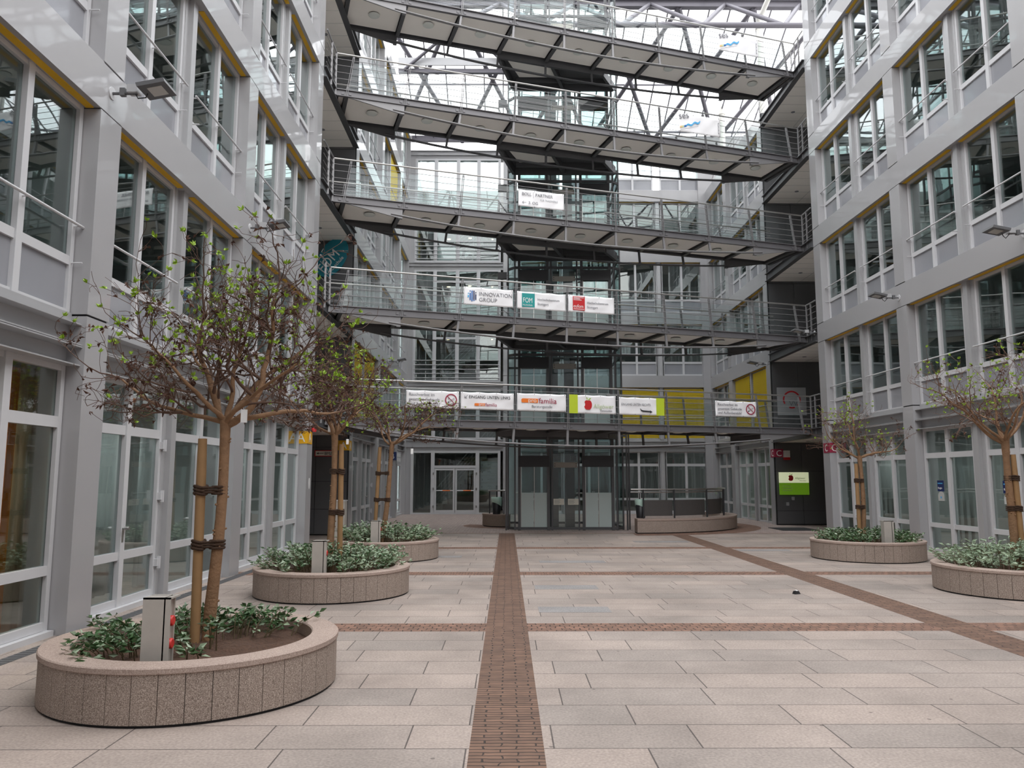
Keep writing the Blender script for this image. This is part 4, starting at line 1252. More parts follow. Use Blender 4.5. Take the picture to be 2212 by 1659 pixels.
def bsign():
    r = empty('letter_sign', (XL + 0.03, 32.38, 2.56), 0, 'small dark blue B sign on the last column of the far left facade', 'sign')
    b = MB(); b.box(-0.33, 0.0, -0.014, 0, -0.17, 0.17); b.build('plate', M['navy'], r)
    text('B', 0.32, r, (-0.165, -0.017, -0.115), M['white'], align='CENTER')
    b = MB(); b.box(0.012, 0.018, 0.02, 1.2, -0.32, 0.2); b.build('side_plate', M['silver_letters'], r)
    for i in range(4):
        for j in range(2):
            q = MB(); q.box(0.018, 0.022, 0.15 + i * 0.27, 0.30 + i * 0.27, -0.02 - j * 0.2, 0.13 - j * 0.2); q.build('pictogram', M['white'], r)
bsign()
def bmz():
    r = empty('direction_sign', (-5.36, 22.70, 2.365), 0, 'small white sign with red frame reading BMZ and an arrow, on the dark passage wall', 'sign')
    b = MB(); b.m = 0; b.box(-0.27, 0.27, -0.012, 0, -0.09, 0.09); b.m = 1; b.box(-0.245, 0.245, -0.016, -0.012, -0.068, 0.068); b.build('plate', [M['red'], M['paper']], r)
    text('BMZ', 0.115, r, (0.02, -0.018, -0.04), M['black_ink'])
    a = MB(); a.box(-0.18, -0.01, -0.02, -0.017, -0.007, 0.007); a.xz_prism([(-0.215, 0), (-0.155, -0.03), (-0.155, 0.03)], -0.02, -0.017); a.build('arrow', M['black_ink'], r)
bmz()
def fom():
    r = empty('oval_sign', (-5.27, 22.66, 8.25), 0, 'teal oval sign with slanted white letters high on the dark left passage wall', 'sign')
    ang = math.radians(30)
    e = MB(); n = 40; pl = []
    for i in range(n):
        a = 2 * PI * i / n
        x, z = 0.40 * math.cos(a), 0.66 * math.sin(a)
        pl.append((x * math.cos(-ang) - z * math.sin(-ang), x * math.sin(-ang) + z * math.cos(-ang)))
    e.xz_prism(pl, -0.03, 0.0); e.build('plate', M['sign_teal'], r)
    t = text('FOM', 0.40, r, (-0.26, -0.04, -0.50), M['white'], rot=(PI / 2, -math.radians(50), 0), sx=0.95, depth=0.01)
    t = text('Hochschule', 0.15, r, (-0.10, -0.04, -0.56), M['white'], rot=(PI / 2, -math.radians(50), 0), depth=0.006)
fom()
def ring_sign():
    r = empty('logo_panel', (10.22, 27.49, 4.38), 0, 'square grey panel with red open ring on the right passage wall, first floor', 'sign')
    b = MB(); b.box(-0.52, 0.52, -0.03, 0, -0.50, 0.50); b.build('plate', M['silver_letters'], r)
    q = MB(); n = 40; ou = []; inn = []
    for i in range(n + 1):
        a = math.radians(-45 + 255 * i / n)
        ou.append((0.32 * math.cos(a), 0.06 + 0.32 * math.sin(a))); inn.append((0.265 * math.cos(a), 0.06 + 0.265 * math.sin(a)))
    for i in range(n): q.xz_prism([ou[i], ou[i + 1], inn[i + 1], inn[i]], -0.036, -0.03)
    q.build('ring_arc', M['red'], r); q = MB()
    for i in range(8):
        a, b_ = math.radians(250 + 5 * i), math.radians(255 + 5 * i)
        q.xz_prism([(0.32 * math.cos(a), 0.06 + 0.32 * math.sin(a)), (0.32 * math.cos(b_), 0.06 + 0.32 * math.sin(b_)), (0.265 * math.cos(b_), 0.06 + 0.265 * math.sin(b_)), (0.265 * math.cos(a), 0.06 + 0.265 * math.sin(a))], -0.036, -0.03)
    q.build('ring_arc', M['red'], r)
    text('VV', 0.26, r, (-0.10, -0.036, -0.17), M['grey_ink'])
ring_sign()
def apple(parent, x, y, z, s, bite='L'):
    q = MB(); pl = []
    n = 36
    for i in range(n):
        a = 2 * PI * i / n
        rr = 0.5 * (1 + 0.10 * math.cos(2 * a + PI) ) - 0.10 * math.exp(-((a - PI / 2) / 0.30) ** 2) - 0.05 * math.exp(-((a - 1.5 * PI) / 0.25) ** 2)
        px, pz = rr * math.cos(a) * 1.0, rr * math.sin(a)
        d = math.hypot(px + 0.56, pz - 0.05)
        if d < 0.26: px, pz = -0.56 + (px + 0.56) * 0.26 / max(d, 0.01), 0.05 + (pz - 0.05) * 0.26 / max(d, 0.01)
        pl.append((px * s + x, pz * s + z))
    q.xz_prism(pl, y - 0.004, y); q.build('apple_mark', M['red'], parent)
    l_ = MB(); l_.xz_prism([(x - 0.02 * s, z + 0.45 * s), (x + 0.30 * s, z + 0.62 * s), (x + 0.36 * s, z + 0.74 * s), (x + 0.12 * s, z + 0.66 * s)], y - 0.005, y)
    l_.xz_prism([(x - 0.03 * s, z + 0.45 * s), (x - 0.20 * s, z + 0.80 * s), (x - 0.06 * s, z + 0.74 * s)], y - 0.005, y); l_.build('leaf_mark', M['bud'], parent)
def practice_sign():
    r = empty('lit_sign', (10.17, 27.49, 1.46), 0, 'lit sign, white over green with a red apple, on the right passage wall', 'sign')
    a = MB(); a.box(-0.52, 0.52, -0.06, 0, 0.02, 0.39); a.build('white_panel', M['white_lit'], r)
    a = MB(); a.box(-0.52, 0.52, -0.06, 0, -0.40, 0.02); a.build('green_panel', M['green_lit'], r)
    apple(r, -0.12, -0.064, 0.19, 0.20)
    text('Allgöwer', 0.10, r, (0.03, -0.063, 0.15), M['pale_green']); text('Zahnmedizin', 0.045, r, (0.19, -0.063, 0.08), M['grey_ink'])
    for i, L in enumerate((0.30, 0.36, 0.33)):
        q = MB(); q.box(-0.42, -0.42 + L, -0.063, -0.06, -0.10 - i * 0.08, -0.085 - i * 0.08); q.build('print', M['pale_green'], r)
practice_sign()
r_ = empty('alarm_beacon', (9.95, 27.5, 2.45), 0, 'white alarm box with red lower lamp on the right passage wall', 'alarm')
q = MB(); q.box(-0.11, 0.11, -0.08, 0, -0.07, 0.17); q.build('housing', M['white'], r_); q = MB(); q.box(-0.11, 0.11, -0.08, 0, -0.16, -0.07); q.build('red_lens', M['red'], r_)
for x, z, lab in ((10.12, 0.93, 'upper'), (9.92, 0.74, 'lower')):
    q = MB(); q.box(x - 0.05, x + 0.05, 27.46, 27.5, z - 0.06, z + 0.06); tag(q.build('wall_switch', M['silver_letters']), '%s small grey switch box under the lit green sign' % lab, 'switch', 'switch boxes under the lit sign')
# red alarm light over the yellow A sign
q = MB(); q.disc_stack([(0.06, 2.74), (0.06, 2.84), (0.03, 2.87)], XL + 0.05, 18.40, 14); tag(q.build('red_beacon', M['red']), 'small red beacon on top of the first yellow A sign', 'beacon')
# oval badges on columns
for y, lab in ((18.3, 'white oval badge on the column below the first yellow A sign'),):
    e = MB(); pl = [(0.06 * math.cos(2 * PI * i / 20), 0.13 * math.sin(2 * PI * i / 20)) for i in range(20)]
    e.add([(XL + 0.006, y + a, 1.52 + b) for a, b in pl] + [(XL + 0.001, y + a, 1.52 + b) for a, b in pl], [tuple(range(20))] + [(i, (i + 1) % 20, 20 + (i + 1) % 20, 20 + i) for i in range(20)])
    tag(e.build('oval_badge', M['white']), lab, 'badge')
# window posters on the right facade
for y, lab in ((17.45, 'blue and pale poster in the farther ground-floor window behind the right planters'), (15.12, 'blue and pale poster in the window nearer the right-hand tree')):
    r = empty('window_poster', (XR + 0.225, y, 1.28), -PI / 2, lab, 'poster', 'posters in the right ground-floor windows'); r.scale = (0.8, 1, 0.7)
    q = MB(); q.box(-0.16, 0.16, -0.006, 0, 0.10, 0.45); q.build('blue_field', M['navy'], r)
    q = MB(); pl = [(-0.15, -0.20), (0.15, -0.20), (0.15, -0.05)] + [(0.15 * math.cos(PI * i / 12), -0.05 + 0.15 * math.sin(PI * i / 12)) for i in range(1, 12)] + [(-0.15, -0.05)]
    q.xz_prism(pl, -0.006, 0); q.build('pale_arch', M['rail_pale'] if 'rail_pale' in M else M['blind_white'], r)
    text('Regio', 0.09, r, (-0.13, -0.009, 0.18), M['white']); q = MB(); q.box(-0.13, 0.10, -0.009, -0.006, 0.34, 0.37); q.box(-0.03, 0.03, -0.009, -0.006, -0.12, -0.06); q.build('print', M['sky_blue'], r)

# ------------------------------------------------------------------ banners on the bridges
def banner(i, s0, s1, z0, z1, label, seed, name='banner'):
    x, y, _ = bpt(s0, -0.085, 0)
    r = empty(name, (x, y, z0), BANG, label, 'banner', 'vinyl banners on the footbridge railings')
    rnd = random.Random(seed); W, H = s1 - s0, z1 - z0
    nx, nz_ = 28, 10; q = MB(); vs = []
    ph = [rnd.uniform(0, 6) for _ in range(4)]
    def off(u, v): return 0.006 * math.sin(u * 9 + v * 4 + ph[0]) * (0.3 + v * (1 - v) * 3) + 0.004 * math.sin(u * 17 - v * 7 + ph[1])
    for k in range(nx + 1):
        for m_ in range(nz_ + 1):
            u, v = k / nx, m_ / nz_
            sag = -0.012 * math.sin(u * PI * 3) ** 2 * v
            vs.append((u * W, off(u, v), v * H + sag))
    q.add(vs, [(k * (nz_ + 1) + m_, (k + 1) * (nz_ + 1) + m_, (k + 1) * (nz_ + 1) + m_ + 1, k * (nz_ + 1) + m_ + 1) for k in range(nx) for m_ in range(nz_)], True)
    o = q.build('sheet', M['banner'], r)
    md = o.modifiers.new('thickness', 'SOLIDIFY'); md.thickness = 0.003
    e = MB()
    for u in (0.03, 0.35, 0.67, 0.97):
        for z in (0.02, H - 0.02): e.tube([(u * W, -0.012, z), (u * W, 0.05, z)], 0.009, 8)
    e.build('eyelet_ties', M['grey_ink'], r)
    return r, W, H
def bx_(r, x0, x1, z0, z1, m, name='print', y=-0.017):
    q = MB(); q.box(x0, x1, y - 0.002, y, z0, z1); return q.build(name, m, r)
def nosmoke(r, x, z, R):
    q = MB(); n = 36
    for i in range(n):
        a, b = 2 * PI * i / n, 2 * PI * (i + 1) / n
        q.xz_prism([(x + R * math.cos(a), z + R * math.sin(a)), (x + R * math.cos(b), z + R * math.sin(b)), (x + R * .82 * math.cos(b), z + R * .82 * math.sin(b)), (x + R * .82 * math.cos(a), z + R * .82 * math.sin(a))], -0.021, -0.019)
    d = R * 0.62
    q.xz_prism([(x - d - .01, z + d), (x - d, z + d + .012), (x + d + .01, z - d), (x + d, z - d - .012)][::-1], -0.022, -0.02)
    q.build('prohibition_ring', M['dark_red'], r)
    c = MB(); ca, sa = math.cos(0.55), math.sin(0.55)
    def rp(a, b): return (x + a * ca - b * sa, z - R * 0.1 + a * sa + b * ca)
    L = R * 0.62; t = R * 0.11
    c.xz_prism([rp(-L, -t), rp(L, -t), rp(L, -t + .007), rp(-L, -t + .007)], -0.0195, -0.018)
    c.xz_prism([rp(-L, t - .007), rp(L, t - .007), rp(L, t), rp(-L, t)], -0.0195, -0.018)
    c.xz_prism([rp(-L, -t), rp(-L + .3 * L, -t), rp(-L + .3 * L, t), rp(-L, t)], -0.0195, -0.018)
    c.xz_prism([rp(L - .008, -t), rp(L, -t), rp(L, t), rp(L - .008, t)], -0.0195, -0.018)
    c.tube([(x - R * .35, -0.019, z + R * .02), (x - R * .42, -0.019, z + R * .2), (x - R * .3, -0.019, z + R * .36)], 0.005, 5)
    c.build('cigarette_mark', M['black_ink'], r)
def pro_familia(r, x, z, s):
    q = MB(); pl = [(x + s * .22 * (1 - math.cos(PI / 2 * i / 6)) * .6, z + (s * .11 * math.sin(PI / 2 * i / 6)) * 1.0 + s * .11) for i in range(7)]
    q.xz_prism([(x + .06 * s, z), (x + 1.05 * s, z), (x + 1.05 * s, z + .25 * s), (x + .06 * s, z + .25 * s), (x, z + .19 * s), (x, z + .06 * s)], -0.019, -0.017); q.build('orange_pill', M['orange_ink'], r)
    text('pro', 0.36 * s, r, (x + .42 * s, -0.020, z + .03 * s), M['white'], sx=1.05)
    bx_(r, x + 1.06 * s, x + 1.2 * s, z + .22 * s, z + .25 * s, M['dark_red'])
    text('familia', 0.46 * s, r, (x + 1.10 * s, -0.019, z - .02 * s), M['dark_red'], sx=1.0)
def rauch(i, s0, s1, label, seed):
    r, W, H = banner(i, s0, s1, 3.49, 3.96, label, seed)
    for k, t in enumerate(('Rauchverbot im', 'gesamten Gebäude', 'und Außenbereich!')):
        text(t, 0.108, r, (0.07, -0.018, H - 0.145 - k * 0.125), M['grey_ink'])
    nosmoke(r, W - 0.22, H / 2, 0.165)
rauch(0, 2.03, 3.46, 'no-smoking banner partly behind tree twigs at the left end of the lowest footbridge', 1)
r, W, H = banner(0, 3.51, 5.01, 3.49, 3.96, 'banner reading EINGANG UNTEN LINKS on the lowest footbridge', 2)
text('EINGANG UNTEN LINKS', 0.115, r, (0.22, -0.018, H - 0.17), M['black_ink'], sx=0.93)
q = MB(); q.beam((0.19, -0.018, H - 0.09), (0.11, -0.018, H - 0.16), 0.012, 0.003, up=(0, 1, 0)); q.beam((0.11, -0.018, H - 0.16), (0.17, -0.018, H - 0.16), 0.012, 0.003, up=(0, 1, 0)); q.beam((0.11, -0.018, H - 0.16), (0.11, -0.018, H - 0.10), 0.012, 0.003, up=(0, 1, 0)); q.build('arrow', M['grey_ink'], r)
pro_familia(r, 0.38, 0.10, 0.28)
r, W, H = banner(0, 5.11, 6.56, 3.49, 3.98, 'banner with large orange pill logo and the word Beratungsstelle on the lowest footbridge', 3)
pro_familia(r, 0.12, 0.23, 0.46); text('Beratungsstelle', 0.10, r, (0.42, -0.018, 0.10), M['grey_ink'])
r, W, H = banner(0, 6.65, 8.09, 3.46, 3.99, 'banner with lime left edge and a red apple on the lowest footbridge', 4)
bx_(r, 0.0, 0.26, 0.0, H, M['lime'], 'lime_field', -0.012); apple(r, 0.57, -0.019, 0.25, 0.27); text('Allgöwer', 0.17, r, (0.74, -0.018, 0.16), M['pale_green']); text('Zahnmedizin', 0.072, r, (0.95, -0.018, 0.07), M['grey_ink'])
r, W, H = banner(0, 8.20, 9.65, 3.46, 3.97, 'banner reading EINGANG UNTEN RECHTS with lime right edge on the lowest footbridge', 5)
bx_(r, W - 0.26, W, 0.0, H, M['lime'], 'lime_field', -0.012); text('EINGANG UNTEN RECHTS', 0.098, r, (0.06, -0.018, 0.27), M['grey_ink'], sx=0.80)
q = MB(); q.xz_prism([(0.68, 0.19), (0.66, 0.19), (0.69, 0.12), (0.75, 0.095), (0.98, 0.085), (0.98, 0.055), (1.06, 0.10), (0.98, 0.145), (0.98, 0.125), (0.76, 0.14), (0.70, 0.155)], -0.019, -0.017); q.build('arrow', M['black_ink'], r)
rauch(0, 11.38, 12.82, 'no-smoking banner in front of the yellow blinds at the right end of the lowest footbridge', 6)
r, W, H = banner(1, 3.57, 4.99, 6.37, 6.87, 'banner with blue bars logo reading INNOVATION GROUP on the second footbridge', 7)
for k, (z0, z1, m) in enumerate(((.20, .27, 'sky_blue'), (.13, .33, 'blue'), (.10, .40, 'blue'), (.14, .40, 'navy'), (.17, .30, 'navy'))):
    bx_(r, 0.11 + k * .053, 0.145 + k * .053, z0, z1, M[m])
for (x, z, m) in ((.115, .30, 'sky_blue'), (.165, .37, 'blue'), (.275, .11, 'blue'), (.325, .33, 'navy'), (.325, .14, 'navy')): bx_(r, x, x + .03, z, z + .03, M[m])
text('INNOVATION', 0.155, r, (0.43, -0.018, 0.27), M['grey_ink'], sx=0.98); text('GROUP', 0.155, r, (0.43, -0.018, 0.11), M['grey_ink'])
r, W, H = banner(1, 5.11, 6.57, 6.36, 6.86, 'banner with teal square logo on the second footbridge', 8)
bx_(r, 0.14, 0.52, 0.06, 0.45, M['teal'], 'teal_square'); text('FOM', 0.20, r, (0.165, -0.020, 0.185), M['white'], sx=0.70); text('Hochschule', 0.066, r, (0.165, -0.020, 0.095), M['white'], sx=0.92)
text('Hochschulzentrum', 0.095, r, (0.60, -0.018, 0.27), M['grey_ink'], sx=0.92); text('Stuttgart', 0.095, r, (0.60, -0.018, 0.14), M['grey_ink'])
r, W, H = banner(1, 6.65, 8.10, 6.37, 6.87, 'banner with red square logo on the second footbridge', 9)
bx_(r, 0.14, 0.51, 0.06, 0.46, M['red'], 'red_square'); text('eufom', 0.145, r, (0.155, -0.020, 0.13), M['white'], sx=0.85)
for z, a in ((.42, .32), (.385, .20), (.35, .25), (.085, .33)): bx_(r, 0.16, 0.16 + a, z, z + .016, M['white'], y=-0.020)
text('Hochschulzentrum', 0.095, r, (0.58, -0.018, 0.27), M['grey_ink'], sx=0.92); text('Stuttgart', 0.095, r, (0.58, -0.018, 0.14), M['grey_ink'])
r, W, H = banner(2, 5.15, 6.55, 9.34, 9.84, 'banner reading BOLL PARTNER on the third footbridge', 10)
text('BOLL', 0.125, r, (0.10, -0.018, 0.33), M['grey_ink']); bx_(r, 0.45, 0.455, 0.27, 0.45, M['grey_ink']); text('PARTNER', 0.125, r, (0.51, -0.018, 0.33), M['grey_ink'])
text('FÜR TRAGWERKE', 0.08, r, (0.66, -0.018, 0.21), M['silver_letters'], sx=0.85); text('3. OG', 0.115, r, (0.30, -0.018, 0.085), M['grey_ink'])
q = MB(); q.box(0.12, 0.24, -0.019, -0.017, 0.117, 0.127); q.beam((0.12, -0.018, 0.122), (0.16, -0.018, 0.16), 0.01, 0.002, up=(0, 1, 0)); q.beam((0.12, -0.018, 0.122), (0.16, -0.018, 0.084), 0.01, 0.002, up=(0, 1, 0)); q.build('arrow', M['grey_ink'], r)
def ses(i, s0, z0, label, seed):
    r, W, H = banner(i, s0, s0 + 1.48, z0, z0 + 0.61, label, seed)
    text('ses', 0.30, r, (0.01, -0.018, 0.40), M['grey_ink'], rot=(PI / 2, -math.radians(14), 0))
    q = MB(); n = 20
    for k in range(n):
        u0, u1 = k / n, (k + 1) / n
        f = lambda u: 0.18 + 0.20 * u + 0.028 * math.sin(u * 13)
        q.xz_prism([(0.25 + 0.5 * u0, f(u0)), (0.25 + 0.5 * u1, f(u1)), (0.25 + 0.5 * u1, f(u1) + .055), (0.25 + 0.5 * u0, f(u0) + .055)], -0.019, -0.017)
    q.build('wave_mark', M['sky_blue'], r)
    for x, m in ((0.03, 'sand_ink'), (0.10, 'pale_green'), (0.18, 'blue')):
        q = MB(); q.xz_prism([(x, 0.10 + x * .3), (x + .075, 0.125 + x * .3), (x + .075, 0.185 + x * .3), (x, 0.16 + x * .3)], -0.019, -0.017); q.build('tile_mark', M[m], r)
    q = MB(); q.beam((0.05, -0.018, 0.06), (0.68, -0.018, 0.26), 0.008, 0.002, up=(0, 1, 0)); q.build('line_mark', M['grey_ink'], r)
    q = MB()
    for k in range(7): q.box(W - 0.09, W - 0.06 - 0.01 * (k % 2), -0.019, -0.017, 0.10 + k * .055, 0.135 + k * .055)
    q.build('print', M['grey_ink'], r)
ses(3, 10.40, 12.32, 'pale banner with blue wave on the fourth footbridge', 11)
ses(4, 11.93, 15.27, 'pale banner with blue wave on the topmost footbridge', 12)

# ------------------------------------------------------------------ planters
PH = 0.39
def planter(cx, cy, label):
    r = empty('planter', (cx, cy, 0), 0, label, 'planter', 'round granite planters')
    R, RI, n = 1.10, 0.905, 72
    b = MB(); b.m = 0
    for i in range(40):   # wall of upright granite staves with fine joints
        a0, a1 = 2 * PI * i / 40 + 0.0022, 2 * PI * (i + 1) / 40 - 0.0022
        for j in range(3):
            p, q = a0 + (a1 - a0) * j / 3, a0 + (a1 - a0) * (j + 1) / 3
            o0, o1 = (R * math.cos(p), R * math.sin(p)), (R * math.cos(q), R * math.sin(q))
            i0, i1 = (RI * math.cos(p), RI * math.sin(p)), (RI * math.cos(q), RI * math.sin(q))
            fs = [(0, 1, 5, 4), (2, 3, 7, 6), (0, 3, 2, 1)]
            if j == 0: fs.append((3, 0, 4, 7))
            if j == 2: fs.append((1, 2, 6, 5))
            b.add([(*o0, 0.02), (*o1, 0.02), (*i1, 0.02), (*i0, 0.02), (*o0, PH - 0.045), (*o1, PH - 0.045), (*i1, PH - 0.045), (*i0, PH - 0.045)], fs)
    b.build('wall', M['granite'], r)
    c = MB(); c.disc_stack([(RI - 0.01, PH - 0.045), (R + 0.008, PH - 0.045), (R + 0.012, PH - 0.04), (R + 0.012, PH - 0.008), (R + 0.004, PH), (RI, PH), (RI - 0.01, PH - 0.01), (RI - 0.01, PH - 0.16)], 0, 0, n, cap=False)
    o = c.build('coping', M['coping'], r)
    for p_ in o.data.polygons: p_.use_smooth = False
    d = MB(); d.m = 0; d.disc_stack([(R - 0.015, 0), (R - 0.015, 0.022)], 0, 0, n, cap=False); d.m = 1; d.disc_stack([(R - 0.012, 0.022), (R - 0.012, PH - 0.045)], 0, 0, n, cap=False); d.build('joint_core', [M['joint'], M['granite_dark']], r)
    s = MB(); rnd = random.Random(int(cy * 10)); rings = 9; vs = [(0, 0, PH - 0.07)]; fs = []
    m_ = 40
    for k in range(1, rings + 1):
        for i in range(m_):
            a = 2 * PI * i / m_; rr = (RI + 0.015) * k / rings
            vs.append((rr * math.cos(a), rr * math.sin(a), PH - 0.085 + rnd.uniform(-0.012, 0.02) - 0.02 * (k / rings) ** 3))
    for i in range(m_): fs.append((0, 1 + i, 1 + (i + 1) % m_))
    for k in range(rings - 1):
        for i in range(m_):
            a, b_ = 1 + k * m_ + i, 1 + k * m_ + (i + 1) % m_
            fs.append((a, a + m_, b_ + m_, b_))
    s.add(vs, fs, True); s.build('soil', M['soil'], r)
    return r
PL = [(-2.50, 6.45, 'round granite planter nearest the camera on the left, with the red-socket box'),
      (-2.53, 11.47, 'round granite planter second on the left, dense with leafy plants'),
      (-2.53, 16.40, 'round granite planter farthest on the left'),
      (7.48, 16.25, 'round granite planter farther on the right, with the small tree'),
      (7.50, 11.55, 'round granite planter cut by the right picture edge')]
for p in PL: planter(*p)

def leaf(q, p, d, L, Wd, rnd, fold=0.3):
    """two-facet pointed leaf"""
    d = d.normalized(); u = Vector((rnd.uniform(-1, 1), rnd.uniform(-1, 1), rnd.uniform(-.2, 1)))
    s = d.cross(u)
    if s.length < 1e-4: s = Vector((1, 0, 0))
    s.normalize(); nrm = s.cross(d)
    a = p; t = p + d * L; m1 = p + d * L * 0.45 + s * Wd / 2 + nrm * Wd * fold; m2 = p + d * L * 0.45 - s * Wd / 2 + nrm * Wd * fold
    mid = p + d * L * 0.5
    q.add([a, m1, t, m2, mid], [(0, 1, 4), (1, 2, 4), (0, 4, 3), (4, 2, 3)])
def cover(cx, cy, n, label, mats, seed, hmax, rmax=0.82, keep=None, leaves=(9, 14), lsz=(0.05, 0.085)):
    rnd = random.Random(seed); lf = MB(); st = MB()
    z0 = PH - 0.09
    for i in range(n):
        while True:
            x, y = rnd.uniform(-rmax, rmax), rnd.uniform(-rmax, rmax)
            if x * x + y * y < rmax * rmax and (keep is None or keep(x, y, rnd)): break
        h = hmax * rnd.uniform(0.45, 1.0) * (1 - 0.35 * (x * x + y * y) / (rmax * rmax))
        ox, oy = x * 0.25 + rnd.uniform(-.08, .08), y * 0.25 + rnd.uniform(-.08, .08)
        pts = [Vector((x + ox * t * t, y + oy * t * t, z0 + h * t)) for t in (0, .35, .7, 1)]
        st.tube(pts, [0.006, 0.005, 0.004, 0.002], 4, cap=False)
        for k in range(rnd.randint(*leaves)):
            t = rnd.uniform(0.25, 1.0) ** 0.7
            j = min(2, int(t * 3)); p = pts[j].lerp(pts[j + 1], t * 3 - j)
            a = rnd.uniform(0, 2 * PI); d = Vector((math.cos(a), math.sin(a), rnd.uniform(-0.15, 0.7)))
            lf.m = 0 if rnd.random() < 0.72 else 1
            leaf(lf, p + d * 0.015, d, rnd.uniform(*lsz), rnd.uniform(0.026, 0.042), rnd)
    r = empty('groundcover', (cx, cy, 0), 0, label, 'plants', 'evergreen groundcover in the planters', 'stuff')
    tag(lf.build('foliage', [M[m] for m in mats], r), kind='stuff'); tag(st.build('stems', M['stem'], r), kind='stuff')
def keep_a(x, y, rnd):
    if math.hypot(x + 0.03, y + 0.70) < 0.2: return False
    if x > 0.25 and y < 0.25: return rnd.random() < 0.07
    return rnd.random() < (0.9 if x < -0.25 or y > 0.2 else 0.35)
cover(-2.50, 6.45, 120, 'sparse dark trailing evergreen around bare mulch in the nearest left planter', ('cover_dark', 'cover_pale'), 5, 0.27, keep=keep_a, leaves=(8, 13))
def keep_b(x, y, rnd): return math.hypot(x, y + 0.72) > 0.24
cover(-2.53, 11.47, 250, 'dense silver-green evergreen filling the second left planter', ('cover_pale', 'cover_dark'), 6, 0.46, rmax=0.88, keep=keep_b, lsz=(0.055, 0.095))
cover(-2.53, 16.40, 200, 'dense silver-green evergreen filling the farthest left planter', ('cover_pale', 'cover_dark'), 7, 0.48, rmax=0.88, keep=keep_b, lsz=(0.06, 0.10))
cover(7.48, 16.25, 200, 'low dark evergreen filling the farther right planter', ('cover_dark', 'cover_pale'), 8, 0.36, rmax=0.86, keep=keep_b, lsz=(0.055, 0.095))
cover(7.50, 11.55, 240, 'pale silvery evergreen filling the planter at the right picture edge', ('cover_pale', 'cover_pale'), 9, 0.48, rmax=0.88, lsz=(0.055, 0.095))

# ------------------------------------------------------------------ socket posts
def socket_post(x, y, z, label, red=False):
    r = empty('socket_post', (x, y, z), 0, label, 'power post', 'steel power posts in the planters')
    b = MB(); w2, d2, h = 0.098, 0.07, 0.50
    b.box(-w2, w2, -d2, -d2 + 0.012, 0, h); b.box(-w2, w2, -d2, d2 + 0.03, h - 0.012, h); b.box(-w2, w2 - 0.02, d2 - 0.015, d2, 0, h); b.box(-w2 + 0.001, -w2 + 0.012, -d2 + 0.012, d2 - 0.015, 0, h - 0.012); b.box(w2 - 0.045, w2 - 0.035, -d2, d2, 0, h)
    b.build('housing', M['galv'], r)
    for zz in ((0.33, 0.17) if red else (0.33,)):
        q = MB(); q.disc_stack([(0.035, 0), (0.038, 0.03), (0.03, 0.036)], 0, 0, 14)
        for i, v in enumerate(q.v): q.v[i] = (w2 - 0.035 + v[2], 0.0 + v[0], zz + v[1])
        q.build('socket', M['socket_red'], r)
    return r
socket_post(-2.50, 5.74, 0.30, 'steel power post with two red sockets in the nearest left planter', True)
socket_post(-2.55, 10.76, 0.30, 'plain steel power post in the second left planter')
socket_post(-2.62, 15.72, 0.30, 'plain steel power post in the farthest left planter')
socket_post(7.62, 15.62, 0.30, 'plain steel power post in the farther right planter')

